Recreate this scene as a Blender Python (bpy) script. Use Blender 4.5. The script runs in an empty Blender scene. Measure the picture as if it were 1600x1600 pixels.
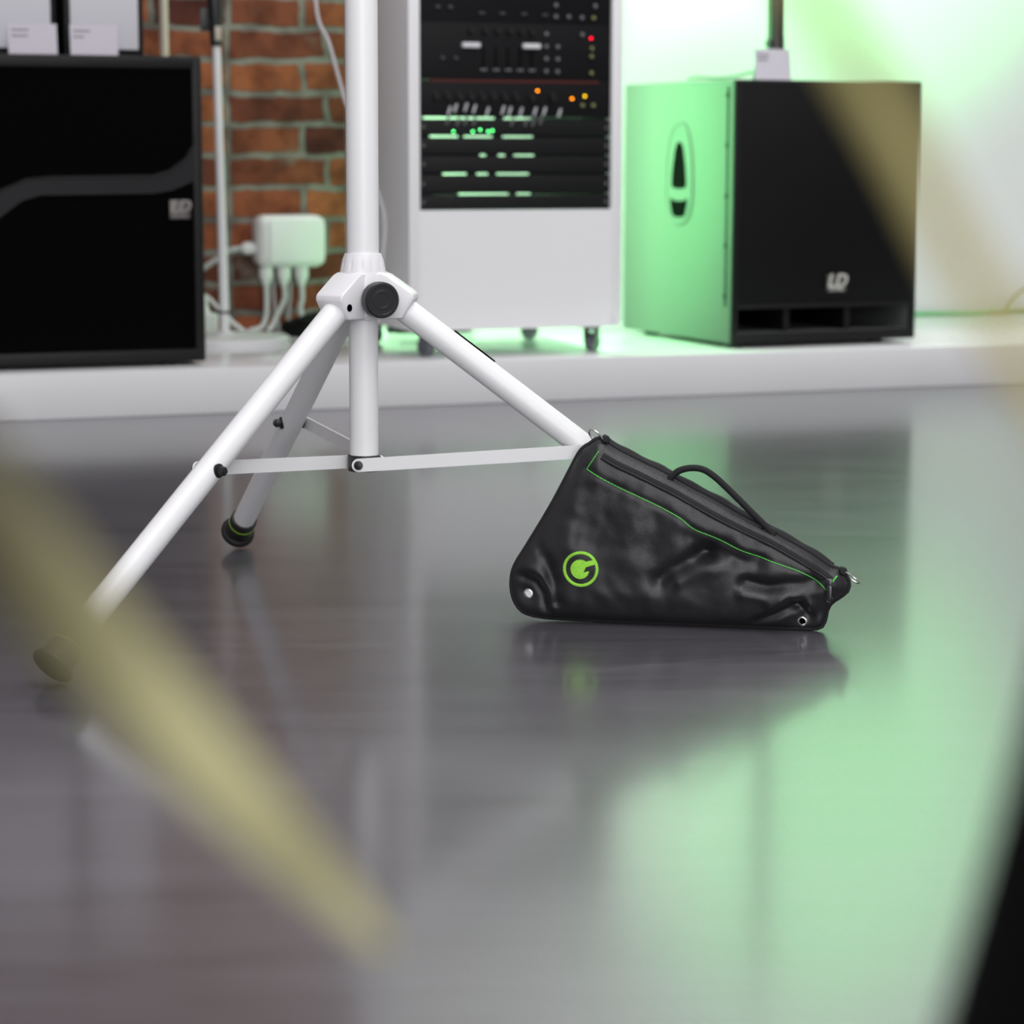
import bpy, bmesh, math, random
from mathutils import Vector, Matrix, noise

random.seed(7)
PI = math.pi
C = bpy.context.scene.collection

# ---------------------------------------------------------------- place frame
YAW = 0.3622068          # the low stage and the wall behind it stand at this angle
STY = 5.52754            # where the stage front crosses x = 0
STH = 0.10062            # stage height
EX = Vector((math.cos(YAW), math.sin(YAW), 0)); EY = Vector((-math.sin(YAW), math.cos(YAW), 0))


def W(x, y, z=STH):
    """stage coordinates (along the front edge, back from it, up) to world"""
    return Vector((0, STY, 0)) + EX * x + EY * y + Vector((0, 0, z))


# ---------------------------------------------------------------- materials
def lin(r, g, b):
    f = lambda c: (c / 255 / 12.92) if c / 255 <= 0.04045 else ((c / 255 + 0.055) / 1.055) ** 2.4
    return (f(r), f(g), f(b), 1)


def pmat(name, col, rough=0.5, metal=0.0, var=0.0, vscale=8.0, bump=0.0, bscale=60.0, spec=0.5, stretch=None, emit=None, estr=0, coat=0):
    m = bpy.data.materials.new(name); m.use_nodes = True
    nt = m.node_tree; b = nt.nodes['Principled BSDF']
    b.inputs['Base Color'].default_value = col
    b.inputs['Roughness'].default_value = rough
    b.inputs['Metallic'].default_value = metal
    b.inputs['Specular IOR Level'].default_value = spec
    b.inputs['Coat Weight'].default_value = coat
    if emit:
        b.inputs['Emission Color'].default_value = emit; b.inputs['Emission Strength'].default_value = estr
    tc = nt.nodes.new('ShaderNodeTexCoord'); mp = nt.nodes.new('ShaderNodeMapping')
    nt.links.new(tc.outputs['Object'], mp.inputs['Vector'])
    if stretch: mp.inputs['Scale'].default_value = stretch
    if var > 0:
        n = nt.nodes.new('ShaderNodeTexNoise'); n.inputs['Scale'].default_value = vscale; n.inputs['Detail'].default_value = 4
        nt.links.new(mp.outputs['Vector'], n.inputs['Vector'])
        mx = nt.nodes.new('ShaderNodeMix'); mx.data_type = 'RGBA'
        mx.inputs['A'].default_value = tuple(c * (1 - var) for c in col[:3]) + (1,)
        mx.inputs['B'].default_value = tuple(min(1, c * (1 + var)) for c in col[:3]) + (1,)
        nt.links.new(n.outputs['Fac'], mx.inputs['Factor']); nt.links.new(mx.outputs['Result'], b.inputs['Base Color'])
    if bump > 0:
        n2 = nt.nodes.new('ShaderNodeTexNoise'); n2.inputs['Scale'].default_value = bscale; n2.inputs['Detail'].default_value = 3
        nt.links.new(mp.outputs['Vector'], n2.inputs['Vector'])
        bp = nt.nodes.new('ShaderNodeBump'); bp.inputs['Strength'].default_value = bump; bp.inputs['Distance'].default_value = 0.002
        nt.links.new(n2.outputs['Fac'], bp.inputs['Height']); nt.links.new(bp.outputs['Normal'], b.inputs['Normal'])
    return m


def floor_mat():
    m = pmat('floor_sealed_grey', lin(92, 88, 94), 0.2, spec=0.5, coat=0.75)
    nt = m.node_tree; b = nt.nodes['Principled BSDF']
    tc = nt.nodes.new('ShaderNodeTexCoord'); mp = nt.nodes.new('ShaderNodeMapping')
    mp.inputs['Scale'].default_value = (0.9, 5.0, 1); mp.inputs['Rotation'].default_value = (0, 0, -0.25)
    nt.links.new(tc.outputs['Object'], mp.inputs['Vector'])
    n = nt.nodes.new('ShaderNodeTexNoise'); n.inputs['Scale'].default_value = 3.0; n.inputs['Detail'].default_value = 8; n.inputs['Roughness'].default_value = 0.65
    nt.links.new(mp.outputs['Vector'], n.inputs['Vector'])
    cr = nt.nodes.new('ShaderNodeValToRGB')
    cr.color_ramp.elements[0].position = 0.3; cr.color_ramp.elements[0].color = lin(74, 71, 76)
    cr.color_ramp.elements[1].position = 0.72; cr.color_ramp.elements[1].color = lin(94, 91, 97)
    nt.links.new(n.outputs['Fac'], cr.inputs['Fac']); nt.links.new(cr.outputs['Color'], b.inputs['Base Color'])
    rr = nt.nodes.new('ShaderNodeMapRange'); rr.inputs['To Min'].default_value = 0.30; rr.inputs['To Max'].default_value = 0.42; b.inputs['Coat Roughness'].default_value = 0.14
    nt.links.new(n.outputs['Fac'], rr.inputs['Value']); nt.links.new(rr.outputs['Result'], b.inputs['Roughness'])
    n2 = nt.nodes.new('ShaderNodeTexNoise'); n2.inputs['Scale'].default_value = 55; n2.inputs['Detail'].default_value = 5
    mp2 = nt.nodes.new('ShaderNodeMapping'); mp2.inputs['Scale'].default_value = (0.35, 1.6, 1); mp2.inputs['Rotation'].default_value = (0, 0, -0.25)
    nt.links.new(tc.outputs['Object'], mp2.inputs['Vector']); nt.links.new(mp2.outputs['Vector'], n2.inputs['Vector'])
    bp = nt.nodes.new('ShaderNodeBump'); bp.inputs['Strength'].default_value = 0.014; bp.inputs['Distance'].default_value = 0.004
    nt.links.new(n2.outputs['Fac'], bp.inputs['Height']); nt.links.new(bp.outputs['Normal'], b.inputs['Normal'])
    return m


def brick_mat():
    m = pmat('old_red_brick', lin(120, 70, 55), 0.85, spec=0.25)
    nt = m.node_tree; b = nt.nodes['Principled BSDF']
    tc = nt.nodes.new('ShaderNodeTexCoord'); sp = nt.nodes.new('ShaderNodeSeparateXYZ'); cb = nt.nodes.new('ShaderNodeCombineXYZ')
    nt.links.new(tc.outputs['Object'], sp.inputs['Vector'])
    nt.links.new(sp.outputs['X'], cb.inputs['X']); nt.links.new(sp.outputs['Z'], cb.inputs['Y'])
    nz = nt.nodes.new('ShaderNodeTexNoise'); nz.inputs['Scale'].default_value = 11; nz.inputs['Detail'].default_value = 3
    nt.links.new(cb.outputs['Vector'], nz.inputs['Vector'])
    sc = nt.nodes.new('ShaderNodeVectorMath'); sc.operation = 'SCALE'; sc.inputs['Scale'].default_value = 0.028
    nt.links.new(nz.outputs['Color'], sc.inputs[0])
    ad = nt.nodes.new('ShaderNodeVectorMath'); ad.operation = 'ADD'
    nt.links.new(cb.outputs['Vector'], ad.inputs[0]); nt.links.new(sc.outputs['Vector'], ad.inputs[1])
    br = nt.nodes.new('ShaderNodeTexBrick'); nt.links.new(ad.outputs['Vector'], br.inputs['Vector'])
    br.inputs['Scale'].default_value = 1.0; br.inputs['Brick Width'].default_value = 0.2; br.inputs['Row Height'].default_value = 0.0822
    br.inputs['Mortar Size'].default_value = 0.0095; br.inputs['Mortar Smooth'].default_value = 0.25; br.inputs['Bias'].default_value = -0.1
    br.offset = 0.5; br.squash = 1.35; br.squash_frequency = 2
    br.inputs['Color1'].default_value = lin(84, 42, 35); br.inputs['Color2'].default_value = lin(162, 94, 60)
    br.inputs['Mortar'].default_value = lin(124, 122, 116)
    n3 = nt.nodes.new('ShaderNodeTexNoise'); n3.inputs['Scale'].default_value = 14; n3.inputs['Detail'].default_value = 6
    nt.links.new(cb.outputs['Vector'], n3.inputs['Vector'])
    cr = nt.nodes.new('ShaderNodeValToRGB')
    cr.color_ramp.elements[0].position = 0.36; cr.color_ramp.elements[0].color = (0.55, 0.5, 0.5, 1)
    cr.color_ramp.elements[1].position = 0.6; cr.color_ramp.elements[1].color = (1.1, 1.08, 1.05, 1)
    nt.links.new(n3.outputs['Fac'], cr.inputs['Fac'])
    mx = nt.nodes.new('ShaderNodeMix'); mx.data_type = 'RGBA'; mx.blend_type = 'MULTIPLY'; mx.inputs['Factor'].default_value = 1
    nt.links.new(br.outputs['Color'], mx.inputs['A']); nt.links.new(cr.outputs['Color'], mx.inputs['B'])
    # lime washed patches
    n4 = nt.nodes.new('ShaderNodeTexNoise'); n4.inputs['Scale'].default_value = 6.5; n4.inputs['Detail'].default_value = 5
    nt.links.new(cb.outputs['Vector'], n4.inputs['Vector'])
    cr4 = nt.nodes.new('ShaderNodeValToRGB'); cr4.color_ramp.elements[0].position = 0.6; cr4.color_ramp.elements[1].position = 0.72
    cr4.color_ramp.elements[1].color = (0.6, 0.6, 0.6, 1)
    nt.links.new(n4.outputs['Fac'], cr4.inputs['Fac'])
    m2 = nt.nodes.new('ShaderNodeMix'); m2.data_type = 'RGBA'; m2.inputs['B'].default_value = lin(140, 133, 122)
    nt.links.new(cr4.outputs['Color'], m2.inputs['Factor']); nt.links.new(mx.outputs['Result'], m2.inputs['A'])
    nt.links.new(m2.outputs['Result'], b.inputs['Base Color'])
    bp = nt.nodes.new('ShaderNodeBump'); bp.inputs['Strength'].default_value = 0.8; bp.inputs['Distance'].default_value = 0.012; bp.invert = True
    nt.links.new(br.outputs['Fac'], bp.inputs['Height']); nt.links.new(bp.outputs['Normal'], b.inputs['Normal'])
    return m


def weave_mat():
    m = pmat('black_woven_nylon', lin(30, 30, 33), 0.40, spec=0.6)
    nt = m.node_tree; b = nt.nodes['Principled BSDF']
    b.inputs['Sheen Weight'].default_value = 0.04; b.inputs['Sheen Roughness'].default_value = 0.4
    tc = nt.nodes.new('ShaderNodeTexCoord')
    mp = nt.nodes.new('ShaderNodeMapping'); mp.inputs['Rotation'].default_value = (0, 0.78, 0)
    nt.links.new(tc.outputs['Object'], mp.inputs['Vector'])
    hs = []
    for d in ('X', 'Z'):
        w = nt.nodes.new('ShaderNodeTexWave'); w.bands_direction = d; w.inputs['Scale'].default_value = 170; w.inputs['Distortion'].default_value = 0.6
        nt.links.new(mp.outputs['Vector'], w.inputs['Vector']); hs.append(w)
    mt = nt.nodes.new('ShaderNodeMath'); mt.operation = 'MULTIPLY'
    nt.links.new(hs[0].outputs['Fac'], mt.inputs[0]); nt.links.new(hs[1].outputs['Fac'], mt.inputs[1])
    n = nt.nodes.new('ShaderNodeTexNoise'); n.inputs['Scale'].default_value = 38; n.inputs['Detail'].default_value = 3
    nt.links.new(tc.outputs['Object'], n.inputs['Vector'])
    bp = nt.nodes.new('ShaderNodeBump'); bp.inputs['Strength'].default_value = 0.25; bp.inputs['Distance'].default_value = 0.001
    nt.links.new(mt.outputs['Value'], bp.inputs['Height'])
    bp2 = nt.nodes.new('ShaderNodeBump'); bp2.inputs['Strength'].default_value = 0.25; bp2.inputs['Distance'].default_value = 0.004
    nt.links.new(n.outputs['Fac'], bp2.inputs['Height']); nt.links.new(bp.outputs['Normal'], bp2.inputs['Normal'])
    nt.links.new(bp2.outputs['Normal'], b.inputs['Normal'])
    cr = nt.nodes.new('ShaderNodeValToRGB')
    cr.color_ramp.elements[0].color = lin(22, 22, 25); cr.color_ramp.elements[1].color = lin(40, 40, 43)
    nt.links.new(mt.outputs['Value'], cr.inputs['Fac']); nt.links.new(cr.outputs['Color'], b.inputs['Base Color'])
    return m


M = {
    'floor': floor_mat(), 'brick': brick_mat(), 'weave': weave_mat(),
    'wall_white': pmat('white_wall_paint', (0.62, 0.62, 0.62, 1), 0.7, var=0.03, vscale=2, bump=0.05, bscale=30),
    'stage': pmat('glossy_white_stage', (0.78, 0.78, 0.79, 1), 0.16, var=0.02, vscale=3),
    'powder': pmat('white_powder_coat', (0.84, 0.84, 0.85, 1), 0.38, bump=0.02, bscale=400),
    'cast': pmat('white_cast_metal', (0.8, 0.79, 0.81, 1), 0.42, bump=0.03, bscale=300),
    'blackp': pmat('black_plastic', lin(30, 30, 32), 0.4, var=0.1, vscale=30),
    'rubber': pmat('black_rubber', lin(26, 25, 26), 0.55, bump=0.05, bscale=200),
    'lime': pmat('lime_green_plastic', lin(150, 200, 20), 0.5, var=0.05),
    'limethread': pmat('lime_embroidery', lin(160, 235, 70), 0.6, var=0.25, vscale=260, bump=0.5, bscale=900),
    'stitch': pmat('green_thread', lin(95, 215, 85), 0.6, var=0.2, vscale=500),
    'webbing': pmat('black_webbing', lin(24, 24, 27), 0.75, var=0.25, vscale=500, bump=0.35, bscale=700),
    'chrome': pmat('nickel_metal', (0.75, 0.74, 0.72, 1), 0.18, metal=1, var=0.03),
    'gunmetal': pmat('black_metal', lin(70, 70, 74), 0.3, metal=0.9, var=0.05),
    'hole': pmat('dark_hole', lin(4, 4, 4), 0.95, var=0.1, spec=0.05),
    'cab_lit': pmat('black_textured_lit_paint', lin(92, 94, 93), 0.6, var=0.06, vscale=60, bump=0.08, bscale=500, spec=0.6),  # black paint lightened to grey, strong side light put into its colour
    'cab_black': pmat('deep_black_paint', lin(13, 13, 14), 0.55, var=0.08, vscale=60, bump=0.1, bscale=500, spec=0.35),
    'grille': pmat('black_steel_grille', lin(9, 9, 10), 0.6, var=0.15, vscale=600, bump=0.3, bscale=900, spec=0.2),
    'grille_deep': pmat('black_foam_grille', lin(3, 3, 4), 0.9, var=0.15, vscale=600, bump=0.3, bscale=900, spec=0.06),
    'band': pmat('black_satin_band', lin(20, 20, 23), 0.5, var=0.05, spec=0.3),
    'badge': pmat('silver_badge', lin(150, 145, 140), 0.35, metal=0.6, var=0.05),
    'badge_dark': pmat('grey_badge', lin(96, 94, 92), 0.4, metal=0.4, var=0.05),
    'badge_letter': pmat('pale_badge_letter', lin(205, 205, 195), 0.5, var=0.03),
    'rackwhite': pmat('white_rack_laminate', (0.9, 0.9, 0.91, 1), 0.35, var=0.02, vscale=4),
    'rackblack': pmat('black_rack_panel', lin(20, 21, 22), 0.6, var=0.1, vscale=40, spec=0.25),
    'mixer': pmat('black_mixer_face', lin(15, 16, 18), 0.6, var=0.1, vscale=40, spec=0.2),
    'knob': pmat('black_knob', lin(14, 14, 15), 0.5, var=0.1),
    'greycap': pmat('grey_cap', lin(120, 120, 124), 0.5, var=0.1),
    'dimcap': pmat('dim_grey_cap', lin(82, 82, 86), 0.5, var=0.1),
    'whitecap': pmat('white_cap', lin(225, 225, 228), 0.4, var=0.05),
    'redline': pmat('dark_red_line', lin(90, 28, 20), 0.6, var=0.1),
    'led_red': pmat('red_indicator', lin(200, 0, 20), 0.4, var=0.02, emit=(1, 0.0, 0.02, 1), estr=8),
    'led_orange': pmat('orange_indicator', lin(230, 130, 0), 0.4, var=0.02, emit=(1, 0.28, 0.0, 1), estr=9),
    'led_yellow': pmat('yellow_indicator', lin(250, 200, 0), 0.4, var=0.02, emit=(1, 0.6, 0.0, 1), estr=5),
    'led_green': pmat('green_indicator', lin(120, 255, 140), 0.4, var=0.02, emit=(0.12, 1, 0.25, 1), estr=7),
    'led_off': pmat('unlit_indicator', lin(150, 150, 100), 0.4, var=0.1),
    'card': pmat('white_card', lin(205, 200, 210), 0.6, var=0.02),
    'ink': pmat('grey_print', lin(120, 116, 122), 0.7, var=0.1),
    'panelwhite': pmat('white_panel', lin(215, 214, 220), 0.5, var=0.04, vscale=3),
    'beige': pmat('cream_lacquer', lin(190, 182, 165), 0.45, var=0.04),
    'whitep': pmat('white_plastic', (0.75, 0.75, 0.75, 1), 0.4, var=0.03),
    'cable_w': pmat('white_cable', lin(205, 202, 205), 0.5, var=0.04),
    'cable_g': pmat('grey_cable', lin(170, 168, 172), 0.5, var=0.04),
    'cable_gap_green': pmat('green_cable_and_gap', lin(90, 175, 105), 0.5, var=0.06),  # also colours the green-tinted shadow gap at the wall foot
    'cable_olive': pmat('olive_cable', lin(132, 125, 52), 0.55, var=0.06),
    'cloth': pmat('black_cloth', lin(14, 16, 15), 0.9, var=0.3, vscale=20, bump=0.4, bscale=60, spec=0.2),
    'caster': pmat('grey_caster', lin(110, 112, 118), 0.35, metal=0.3, var=0.05),
    'leaf': pmat('olive_leaf', lin(146, 136, 80), 0.55, var=0.12, vscale=25),
    'stem': pmat('dull_green_stem', lin(90, 95, 50), 0.6, var=0.12, vscale=25),
    'pot': pmat('black_pot', lin(9, 9, 9), 0.8, var=0.1, spec=0.1),
    'soil': pmat('dark_soil', lin(38, 30, 24), 0.95, var=0.4, vscale=80, bump=0.8, bscale=120),
}


# ---------------------------------------------------------------- mesh helpers
def sharp(bm, ang=38):
    for f in bm.faces: f.smooth = True
    a = math.radians(ang)
    for e in bm.edges:
        e.smooth = not (len(e.link_faces) == 2 and e.calc_face_angle(0) > a)


def obj(name, bm, mat, parent=None, loc=None, ang=38):
    bmesh.ops.recalc_face_normals(bm, faces=bm.faces[:])
    sharp(bm, ang)
    me = bpy.data.meshes.new(name); bm.to_mesh(me); bm.free()
    o = bpy.data.objects.new(name, me); C.objects.link(o)
    me.materials.append(mat)
    if parent: o.parent = parent
    if loc: o.location = loc
    return o


def tag(o, label=None, cat=None, group=None, kind=None):
    if label: o['label'] = label
    if cat: o['category'] = cat
    if group: o['group'] = group
    if kind: o['kind'] = kind
    return o


def thing(name, label, cat, loc=(0, 0, 0), rz=0.0, group=None):
    o = bpy.data.objects.new(name, None); C.objects.link(o)
    o.empty_display_size = 0.05
    o.location = loc; o.rotation_euler = (0, 0, rz)
    return tag(o, label, cat, group)


def copy_tree(o, parent=None):
    c = o.copy(); C.objects.link(c)
    if parent: c.parent = parent
    for ch in list(o.children): copy_tree(ch, c)
    return c


def box(bm, c, s, bev=0.0, seg=2, rot=None):
    g = bmesh.ops.create_cube(bm, size=1.0)
    vs = g['verts']
    for v in vs: v.co = Vector((v.co.x * s[0], v.co.y * s[1], v.co.z * s[2]))
    if bev > 0:
        es = list({e for v in vs for e in v.link_edges})
        r = bmesh.ops.bevel(bm, geom=es, offset=bev, segments=seg, affect='EDGES', profile=0.5)
        vs = list({v for f in r['faces'] for v in f.verts} | {v for v in vs if v.is_valid})
    for v in vs:
        if rot: v.co = rot @ v.co
        v.co += Vector(c)
    return bm


def bxm(c, s, bev=0.0, seg=2, rot=None):
    return box(bmesh.new(), c, s, bev, seg, rot)


def frame_of(d):
    d = d.normalized(); a = Vector((0, 0, 1)) if abs(d.z) < 0.9 else Vector((1, 0, 0))
    x = a.cross(d).normalized(); return x, d.cross(x)


def lathe(bm, prof, p0=(0, 0, 0), axis=(0, 0, 1), seg=32):
    """prof: (radius, distance along axis); ends close with a cap"""
    p0 = Vector(p0); ax = Vector(axis).normalized(); x, y = frame_of(ax)
    rings = []
    for r, h in prof:
        if r < 1e-6: rings.append([bm.verts.new(p0 + ax * h)])
        else: rings.append([bm.verts.new(p0 + ax * h + (x * math.cos(t) + y * math.sin(t)) * r) for t in [2 * PI * k / seg for k in range(seg)]])
    for a, b in zip(rings, rings[1:]):
        for k in range(seg):
            j = (k + 1) % seg
            if len(a) == 1 and len(b) == 1: continue
            if len(a) == 1: bm.faces.new((a[0], b[k], b[j]))
            elif len(b) == 1: bm.faces.new((a[k], a[j], b[0]))
            else: bm.faces.new((a[k], a[j], b[j], b[k]))
    for r in (rings[0], rings[-1]):
        if len(r) > 1: bm.faces.new(r)
    return bm


def rod(bm, p0, p1, r0, r1=None, seg=24):
    p0, p1 = Vector(p0), Vector(p1)
    return lathe(bm, [(r0, 0), (r1 if r1 is not None else r0, (p1 - p0).length)], p0, p1 - p0, seg)


def smooth_path(pts, n=8, closed=False):
    pts = [Vector(p) for p in pts]; out = []; N = len(pts)
    rng = range(N if closed else N - 1)
    for i in rng:
        if closed: p0, p1, p2, p3 = pts[(i - 1) % N], pts[i], pts[(i + 1) % N], pts[(i + 2) % N]
        else: p0, p1, p2, p3 = pts[max(i - 1, 0)], pts[i], pts[i + 1], pts[min(i + 2, N - 1)]
        for k in range(n):
            t = k / n
            out.append(0.5 * ((2 * p1) + (p2 - p0) * t + (2 * p0 - 5 * p1 + 4 * p2 - p3) * t * t + (3 * p1 - p0 - 3 * p2 + p3) * t ** 3))
    if not closed: out.append(pts[-1])
    return out


def tube(bm, pts, r, seg=10, closed=False, flat=1.0, up=None):
    """swept tube; r a number or a list; flat squeezes the second axis"""
    pts = [Vector(p) for p in pts]; n = len(pts); rings = []
    xprev = None
    for i, p in enumerate(pts):
        if closed: d = pts[(i + 1) % n] - pts[(i - 1) % n]
        else: d = pts[min(i + 1, n - 1)] - pts[max(i - 1, 0)]
        d.normalize()
        if up is not None:
            x = Vector(up) - d * Vector(up).dot(d); x.normalize()
        elif xprev is None: x, _ = frame_of(d)
        else: x = (xprev - d * xprev.dot(d)).normalized()
        xprev = x; y = d.cross(x)
        rr = r[i] if isinstance(r, (list, tuple)) else r
        rings.append([bm.verts.new(p + x * math.cos(t) * rr + y * math.sin(t) * rr * flat) for t in [2 * PI * k / seg for k in range(seg)]])
    for i in range(n if closed else n - 1):
        a, b = rings[i], rings[(i + 1) % n]
        for k in range(seg):
            j = (k + 1) % seg; bm.faces.new((a[k], a[j], b[j], b[k]))
    if not closed:
        bm.faces.new(rings[0]); bm.faces.new(rings[-1])
    return bm


def prism(bm, poly, o, ax, ay, depth):
    """polygon in the plane (ax, ay) at o, pushed along ax x ay by depth"""
    o, ax, ay = Vector(o), Vector(ax), Vector(ay); nrm = ax.cross(ay).normalized() * depth
    a = [bm.verts.new(o + ax * p[0] + ay * p[1]) for p in poly]
    b = [bm.verts.new(v.co + nrm) for v in a]
    n = len(a)
    fs = [bm.faces.new(a), bm.faces.new(list(reversed(b)))]
    for k in range(n):
        j = (k + 1) % n; bm.faces.new((a[k], b[k], b[j], a[j]))
    bmesh.ops.triangulate(bm, faces=[f for f in fs if len(f.verts) > 4])
    return bm


def text_mesh(body, size, mat, name, parent, mtx, depth=0.0006, shear=0.0, spacing=1.0):
    cu = bpy.data.curves.new(name, 'FONT'); cu.body = body; cu.size = size; cu.extrude = depth; cu.shear = shear
    cu.align_x = 'CENTER'; cu.align_y = 'CENTER'; cu.space_character = spacing; cu.resolution_u = 3; cu.offset = size * 0.02
    tmp = bpy.data.objects.new('tmp', cu); C.objects.link(tmp)
    dg = bpy.context.evaluated_depsgraph_get(); dg.update()
    me = bpy.data.meshes.new_from_object(tmp.evaluated_get(dg))
    bpy.data.objects.remove(tmp); bpy.data.curves.remove(cu)
    me.transform(mtx); me.materials.clear(); me.materials.append(mat)
    o = bpy.data.objects.new(name, me); C.objects.link(o); o.parent = parent
    return o


UPRIGHT = Matrix.Rotation(PI / 2, 4, 'X')     # text facing local -y


# ================================================================= THE SETTING
def struct(name, bm, m, label=None, loc=None, rz=0, cat=None):
    o = obj(name, bm, m, None, loc); o.rotation_euler = (0, 0, rz)
    return tag(o, label, cat or name.split('_')[0], None, 'structure')


struct('floor', bxm((0, 3.5, -0.05), (16, 14, 0.1)), M['floor'], 'sealed grey floor with soft reflections')
st = bxm((0, 0.55, STH / 2), (10.4, 1.1, STH), 0.003)
struct('stage', st, M['stage'], 'low glossy white stage along the wall', W(0, 0, 0), YAW)
struct('wall_left', bxm((-2.68, 0, 1.5), (5.24, 0.12, 3.0)), M['brick'], 'old red brick wall behind the left speaker', W(0, 1.06, 0), YAW)
struct('wall_right', bxm((2.62, 0, 1.5), (5.36, 0.12, 3.0)), M['wall_white'], 'white painted wall behind the rack and right speaker', W(0, 1.06, 0), YAW)

# ================================================================= WHITE TRIPOD STAND
BX, BY = -0.18721, 3.0
stand = thing('speaker_stand', 'white tripod speaker stand with black knob standing on the grey floor', 'speaker stand', (BX, BY, 0))
obj('pole', rod(bmesh.new(), (0, 0, 0.186), (0, 0, 0.40), 0.0183, seg=40), M['powder'], stand)
bm = bmesh.new(); lathe(bm, [(0.0203, 0.40), (0.0203, 1.28), (0.0196, 1.285)], seg=40)
obj('outer_tube', bm, M['powder'], stand)
bm = bmesh.new(); lathe(bm, [(0.0205, 1.26), (0.028, 1.262), (0.029, 1.33), (0.0185, 1.335), (0.0175, 1.34), (0.0175, 1.75), (0.0165, 1.752)], seg=32)
obj('inner_tube', bm, M['powder'], stand)
# fluted collar
bm = bmesh.new(); seg = 72; rings = []
for z, r, fl in ((0.431, 0.0288, 0), (0.434, 0.0285, .5), (0.440, 0.0274, 1), (0.447, 0.0258, .7), (0.4525, 0.0236, 0), (0.4545, 0.0228, 0), (0.4545, 0.0204, 0)):
    rings.append([bm.verts.new(((r - fl * 0.0016 * max(0, math.cos(12 * t)) ** 4) * math.cos(t), (r - fl * 0.0016 * max(0, math.cos(12 * t)) ** 4) * math.sin(t), z)) for t in [2 * PI * k / seg for k in range(seg)]])
for a, b in zip(rings, rings[1:]):
    for k in range(seg): bm.faces.new((a[k], a[(k + 1) % seg], b[(k + 1) % seg], b[k]))
obj('collar', bm, M['cast'], stand)
ANG = 0.6287268
dirs = []
for k in (0, 1, 2):
    t = ANG + (0, 2 * PI / 3, -2 * PI / 3)[k]
    dirs.append(Vector((-math.sin(t), -math.cos(t), 0)))
Z = Vector((0, 0, 1))
bm = bmesh.new()
lathe(bm, [(0.0285, 0.3735), (0.0315, 0.378), (0.0325, 0.40), (0.0315, 0.424), (0.0288, 0.432)], seg=40)
for u in dirs:
    prof = [(0.0, 0.4315), (0.026, 0.4315), (0.034, 0.4285), (0.0655, 0.4065), (0.0675, 0.402), (0.067, 0.398), (0.0525, 0.3745), (0.0, 0.3735)]
    tn = u.cross(Z)
    b2 = bmesh.new()
    prism(b2, prof, -tn * 0.0215, u, Z, 0.043)
    bmesh.ops.recalc_face_normals(b2, faces=b2.faces[:])
    bmesh.ops.bevel(b2, geom=[e for e in b2.edges if e.calc_face_angle(0) > 0.5 and abs(e.calc_length()) > 0.002], offset=0.0032, segments=3, affect='EDGES', profile=0.5)
    tmp = bpy.data.meshes.new('t'); b2.to_mesh(tmp); b2.free(); bm.from_mesh(tmp); bpy.data.meshes.remove(tmp)
hub = obj('hub', bm, M['cast'], stand, ang=25)
# locking knob in front of the hub
kd = Vector((0.405, -0.914, 0)).normalized(); kp = Vector((0, 0, 0.3995)) + Vector((0.0035, 0, 0))
bm = bmesh.new()
lathe(bm, [(0.008, 0.02), (0.008, 0.040), (0.0205, 0.041), (0.0222, 0.043), (0.0226, 0.050), (0.0222, 0.0575), (0.0205, 0.0592), (0.0175, 0.0592), (0.0170, 0.0588), (0.0125, 0.0588), (0.0121, 0.0591), (0.009, 0.0591), (0.0086, 0.0588), (0, 0.0588)], kp, kd, 48)
kn = obj('locking_knob', bm, M['blackp'], stand, ang=30)
tag(kn, 'round black locking knob')
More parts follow.
